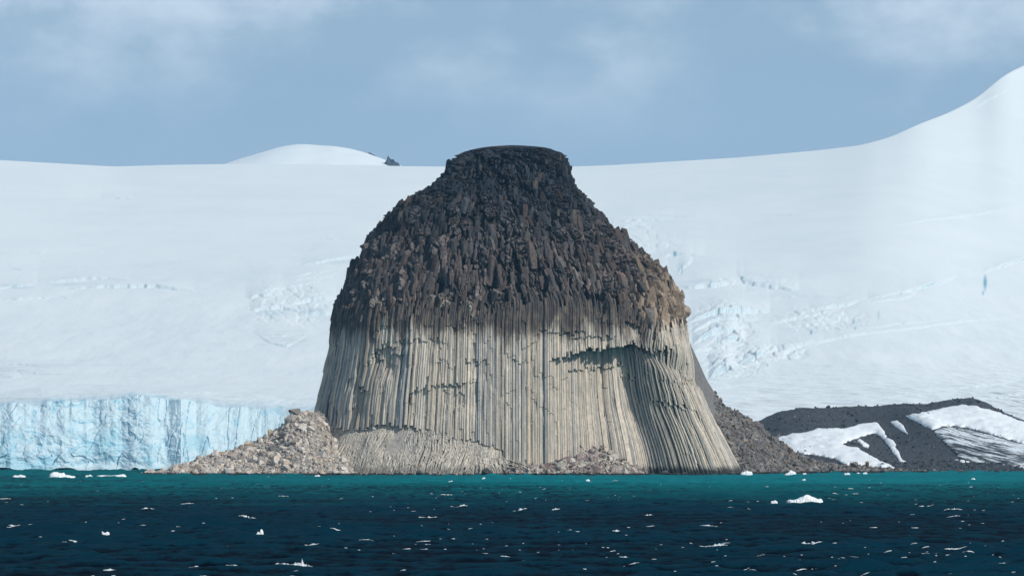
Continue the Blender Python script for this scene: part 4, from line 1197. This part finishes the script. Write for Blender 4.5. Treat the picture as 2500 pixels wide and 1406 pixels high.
# ------------------------------------------------------------------ drifting ice
def floe(px, py, w, h, prof, lab, seed, depth=.5):
    """w, h in photograph pixels; prof: outline of the top from left to right, 0..1"""
    Y = CAM_H * FPX / (py - HOR); sc = Y / FPX
    W, H = w * sc, h * sc
    prof = np.array(prof, float)
    nx, ny = 34, 13
    u = np.linspace(-1, 1, nx); v = np.linspace(-1, 1, ny)
    VV, UU = np.meshgrid(v, u, indexing='ij')
    t = np.interp((UU + 1) / 2, prof[:, 0], prof[:, 1])
    plan = np.sqrt(np.clip(1 - UU ** 4, 0, 1)) * .92 + .08
    r = np.abs(VV)
    top = t * H * np.clip(1.02 - r ** 3.0, 0, 1) ** .8
    r2 = np.random.default_rng(seed)
    X = UU * W / 2 + .02 * W * r2.normal(0, .35, UU.shape); Yy = VV * W * depth / 2 * plan + .02 * W * r2.normal(0, .5, UU.shape)
    Z = top * (1 + .16 * fbm(UU * 4 + seed, VV * 3, octv=3, seed=seed)) - .35 * (np.maximum(r, np.abs(UU)) > .98)
    V = np.stack([X, Yy, Z], -1).reshape(-1, 3)
    n = len(V); bot = V.copy(); bot[:, 2] = -.9; bot[:, :2] *= .8
    f = grid_faces(ny, nx)
    rim = np.concatenate([np.arange(nx), np.arange(1, ny) * nx + nx - 1, (ny - 1) * nx + np.arange(nx - 2, -1, -1), np.arange(ny - 2, 0, -1) * nx])
    rn = np.roll(rim, -1)
    sidef = np.stack([rim, rim + n, rn + n, rn], 1)
    me = make_mesh('ice_floe', np.vstack([V, bot]), [f, f[:, ::-1] + n, sidef], M_FLOE, False)
    add('ice_floe', me, loc=(float((px - 1250) * sc), float(Y), .28), label=lab, cat='ice floe', group='ice drifting on the sea')
PYR = [(0, .25), (.08, .45), (.15, .35), (.3, .55), (.42, .78), (.5, 1), (.58, .98), (.68, .75), (.85, .5), (.9, .62), (.97, .3), (1, .1)]
LOW = [(0, .2), (.15, .7), (.4, .5), (.6, 1), (.85, .6), (1, .2)]
floe(1966, 1231, 90, 20, PYR, 'largest white ice floe with a pointed crown on the dark water at right', 1)
floe(1890, 1229, 17, 5, LOW, 'flat little ice piece just left of the largest floe', 2)
floe(634, 1311, 19, 14, [(0, .15), (.15, .3), (.25, .62), (.36, .5), (.5, .45), (.6, .9), (.72, 1), (.9, .8), (1, .3)], 'swan-shaped white ice chunk on the dark water at left', 3, .6)
floe(258, 1309, 19, 8, [(0, .9), (.12, .85), (.25, .5), (.5, .45), (.65, .8), (.8, .7), (1, .4)], 'two-humped small ice chunk at far left on the dark water', 4, .6)
floe(152, 1166, 64, 12, [(0, .25), (.06, .7), (.15, .95), (.3, 1), (.45, .8), (.5, .75), (.56, .95), (.6, .4), (.75, .45), (.85, .25), (1, .2)], 'white ice floe with a raised left end below the glacier', 5, .7)
floe(47, 1165, 32, 5, LOW, 'low white ice floe furthest left below the glacier', 6)
floe(217, 1165, 18, 5, LOW, 'short white ice floe between the raised floe and the spit', 7)
floe(272, 1165, 72, 6, [(0, .4), (.2, .6), (.5, .4), (.75, .7), (.9, 1), (1, .6)], 'long thin white ice floe touching the tip of the spit', 8, .3)
floe(1823, 1160, 29, 10, [(0, .45), (.2, .6), (.4, .75), (.5, 1), (.6, .8), (.75, .7), (.9, .75), (1, .3)], 'white ice floe at the right foot of the columns', 9, .5)
floe(1930, 1160, 28, 10, [(0, .2), (.15, .3), (.3, .5), (.5, 1), (.65, .9), (.85, .7), (1, .4)], 'peaked white ice floe in front of the right scree', 10, .5)
floe(1964, 1159, 10, 4, LOW, 'tiny ice piece just right of the peaked floe by the scree', 11)
floe(2068, 1159, 15, 4, LOW, 'flat ice floe off the right shore, second from the scree', 12)
floe(2112, 1158, 11, 5, LOW, 'small greyish ice floe off the right shore under the long snow patch', 13)
floe(1963, 1174, 9, 4, LOW, 'small ice piece on the turquoise water below the peaked floe', 14)
floe(1101, 1179, 13, 4, LOW, 'small ice piece on turquoise water below the middle of the butte', 15)
floe(1181, 1171, 8, 5, LOW, 'tiny white ice bit near the fine columns of the butte', 16)
floe(775, 1164, 14, 4, LOW, 'flat ice bit at the waterline below the left edge of the butte', 17)
floe(1435, 1175, 10, 4, LOW, 'small ice bit on turquoise water in front of the rubble pile', 18)
floe(2376, 1172, 10, 4, LOW, 'small ice piece on the turquoise water at far right', 19)
floe(2095, 1157, 7, 3, LOW, 'faint ice bit close in under the right shore', 20)

# ------------------------------------------------------------------ whitecaps
def build_foam():
    r = np.random.default_rng(77)
    V, F, n = [], [], 0
    caps = [(690, 1390, 40), (738, 1388, 52), (466, 1392, 22), (1964, 1339, 80), (604, 1269, 44), (1045, 1264, 46), (895, 1327, 34), (822, 1305, 24), (1350, 1249, 32), (1270, 1251, 36), (2335, 1248, 30), (1730, 1289, 36), (1510, 1299, 34), (2052, 1210, 38), (1525, 1365, 30), (2200, 1389, 22), (1745, 1343, 55), (30, 1292, 40), (360, 1244, 36), (690, 1216, 24), (760, 1335, 40), (2200, 1362, 22), (2360, 1360, 26), (2090, 1215, 18), (2250, 1238, 60), (1120, 1241, 44), (1700, 1253, 24), (1090, 1211, 30), (1580, 1260, 28), (2340, 1290, 24), (1400, 1305, 30), (560, 1392, 26), (260, 1395, 30)]
    for _ in range(850):
        py = r.uniform(1176, 1425) if r.random() < .8 else r.uniform(1162, 1240)
        Y = CAM_H * FPX / (py - HOR); pxx = r.uniform(-120, 2620)
        if r.random() > .35 + 1.3 * float(vnoise(np.array((pxx - 1250) * Y / FPX / 30), np.array(Y / 45.0), seed=88)): continue
        w = min(.26 * r.lognormal(0, .95), 2.6)
        caps.append((pxx, py, w / (Y / FPX)))
    for ci, (px, py, wpx) in enumerate(caps):
        tall = 2.6 if ci < 3 else 1.5 if ci < 33 else 1.0
        Y = CAM_H * FPX / (py - HOR); sc = Y / FPX; W = wpx * sc
        X0 = (px - 1250) * sc
        nx = int(np.clip(W / .09, 6, 34)); xs = X0 + np.linspace(-.5, .5, nx) * W
        # look for the crest next to the wanted spot
        yy = Y + np.linspace(-3.5, 3.5, 29)
        hh = wave_h(np.full(29, X0), yy); j = int(np.argmax(hh)); y0 = yy[j]
        cand = y0 + np.linspace(-1.0, 1.0, 11)
        H = wave_h(xs[:, None] + 0 * cand[None], cand[None] + 0 * xs[:, None])
        yc = cand[np.argmax(H, 1)]
        yc = np.convolve(np.pad(yc, 2, mode='edge'), np.ones(5) / 5, 'valid')
        s = np.linspace(-1, 1, nx)
        sk = r.uniform(-.5, .5)
        tap = np.clip(1 - np.abs(s) ** r.uniform(1.0, 2.5), 0, 1) * np.clip(.75 + sk * s + 1.9 * fbm(np.linspace(0, nx / 3.0, nx), np.full(nx, px), octv=3, seed=6), .0, 2)
        dpt = (.05 + .10 * min(W, 2.2)) * tap
        rows = np.array([-1.1, -.6, -.15, .3, .8])
        bump = np.array([0, .55, 1.0, .6, 0]) 
        XX = xs[:, None] + .05 * r.normal(size=(nx, 5)); YY = yc[:, None] + rows * dpt[:, None] + .05 * r.normal(size=(nx, 5)) * (W > .4)
        ZZ = wave_h(XX, YY) + .035 + bump * tap[:, None] * tall * (.001 + .030 * min(W, 2.6)) * (1 + .5 * r.normal(size=(nx, 5)))
        ZZ[:, 0] -= .05; ZZ[:, -1] -= .05
        V.append(np.stack([XX, YY, ZZ], -1).reshape(-1, 3)); F.append(grid_faces(nx, 5) + n); n += nx * 5
    me = make_mesh('whitecaps', np.vstack(V), np.vstack(F), M_FOAM, True)
    add('whitecaps', me, kind='stuff')
build_foam()

# ------------------------------------------------------------------ air
def build_haze():
    bm = bmesh.new(); bmesh.ops.create_cube(bm, size=1.0)
    me = bpy.data.meshes.new('haze'); bm.to_mesh(me); bm.free()
    m = bpy.data.materials.new('thin_haze'); m.use_nodes = True
    n, l = m.node_tree.nodes, m.node_tree.links; n.clear()
    o = n.new('ShaderNodeOutputMaterial'); v = n.new('ShaderNodeVolumePrincipled')
    v.inputs['Color'].default_value = (.30, .66, 1.0, 1); v.inputs['Density'].default_value = 3.8e-5; v.inputs['Anisotropy'].default_value = 0.0
    l.new(v.outputs[0], o.inputs['Volume']); me.materials.append(m)
    ob = add('haze', me, kind='stuff')
    ob.scale = (6400, 7200, 614); ob.location = (0, 3400, 293)
build_haze()
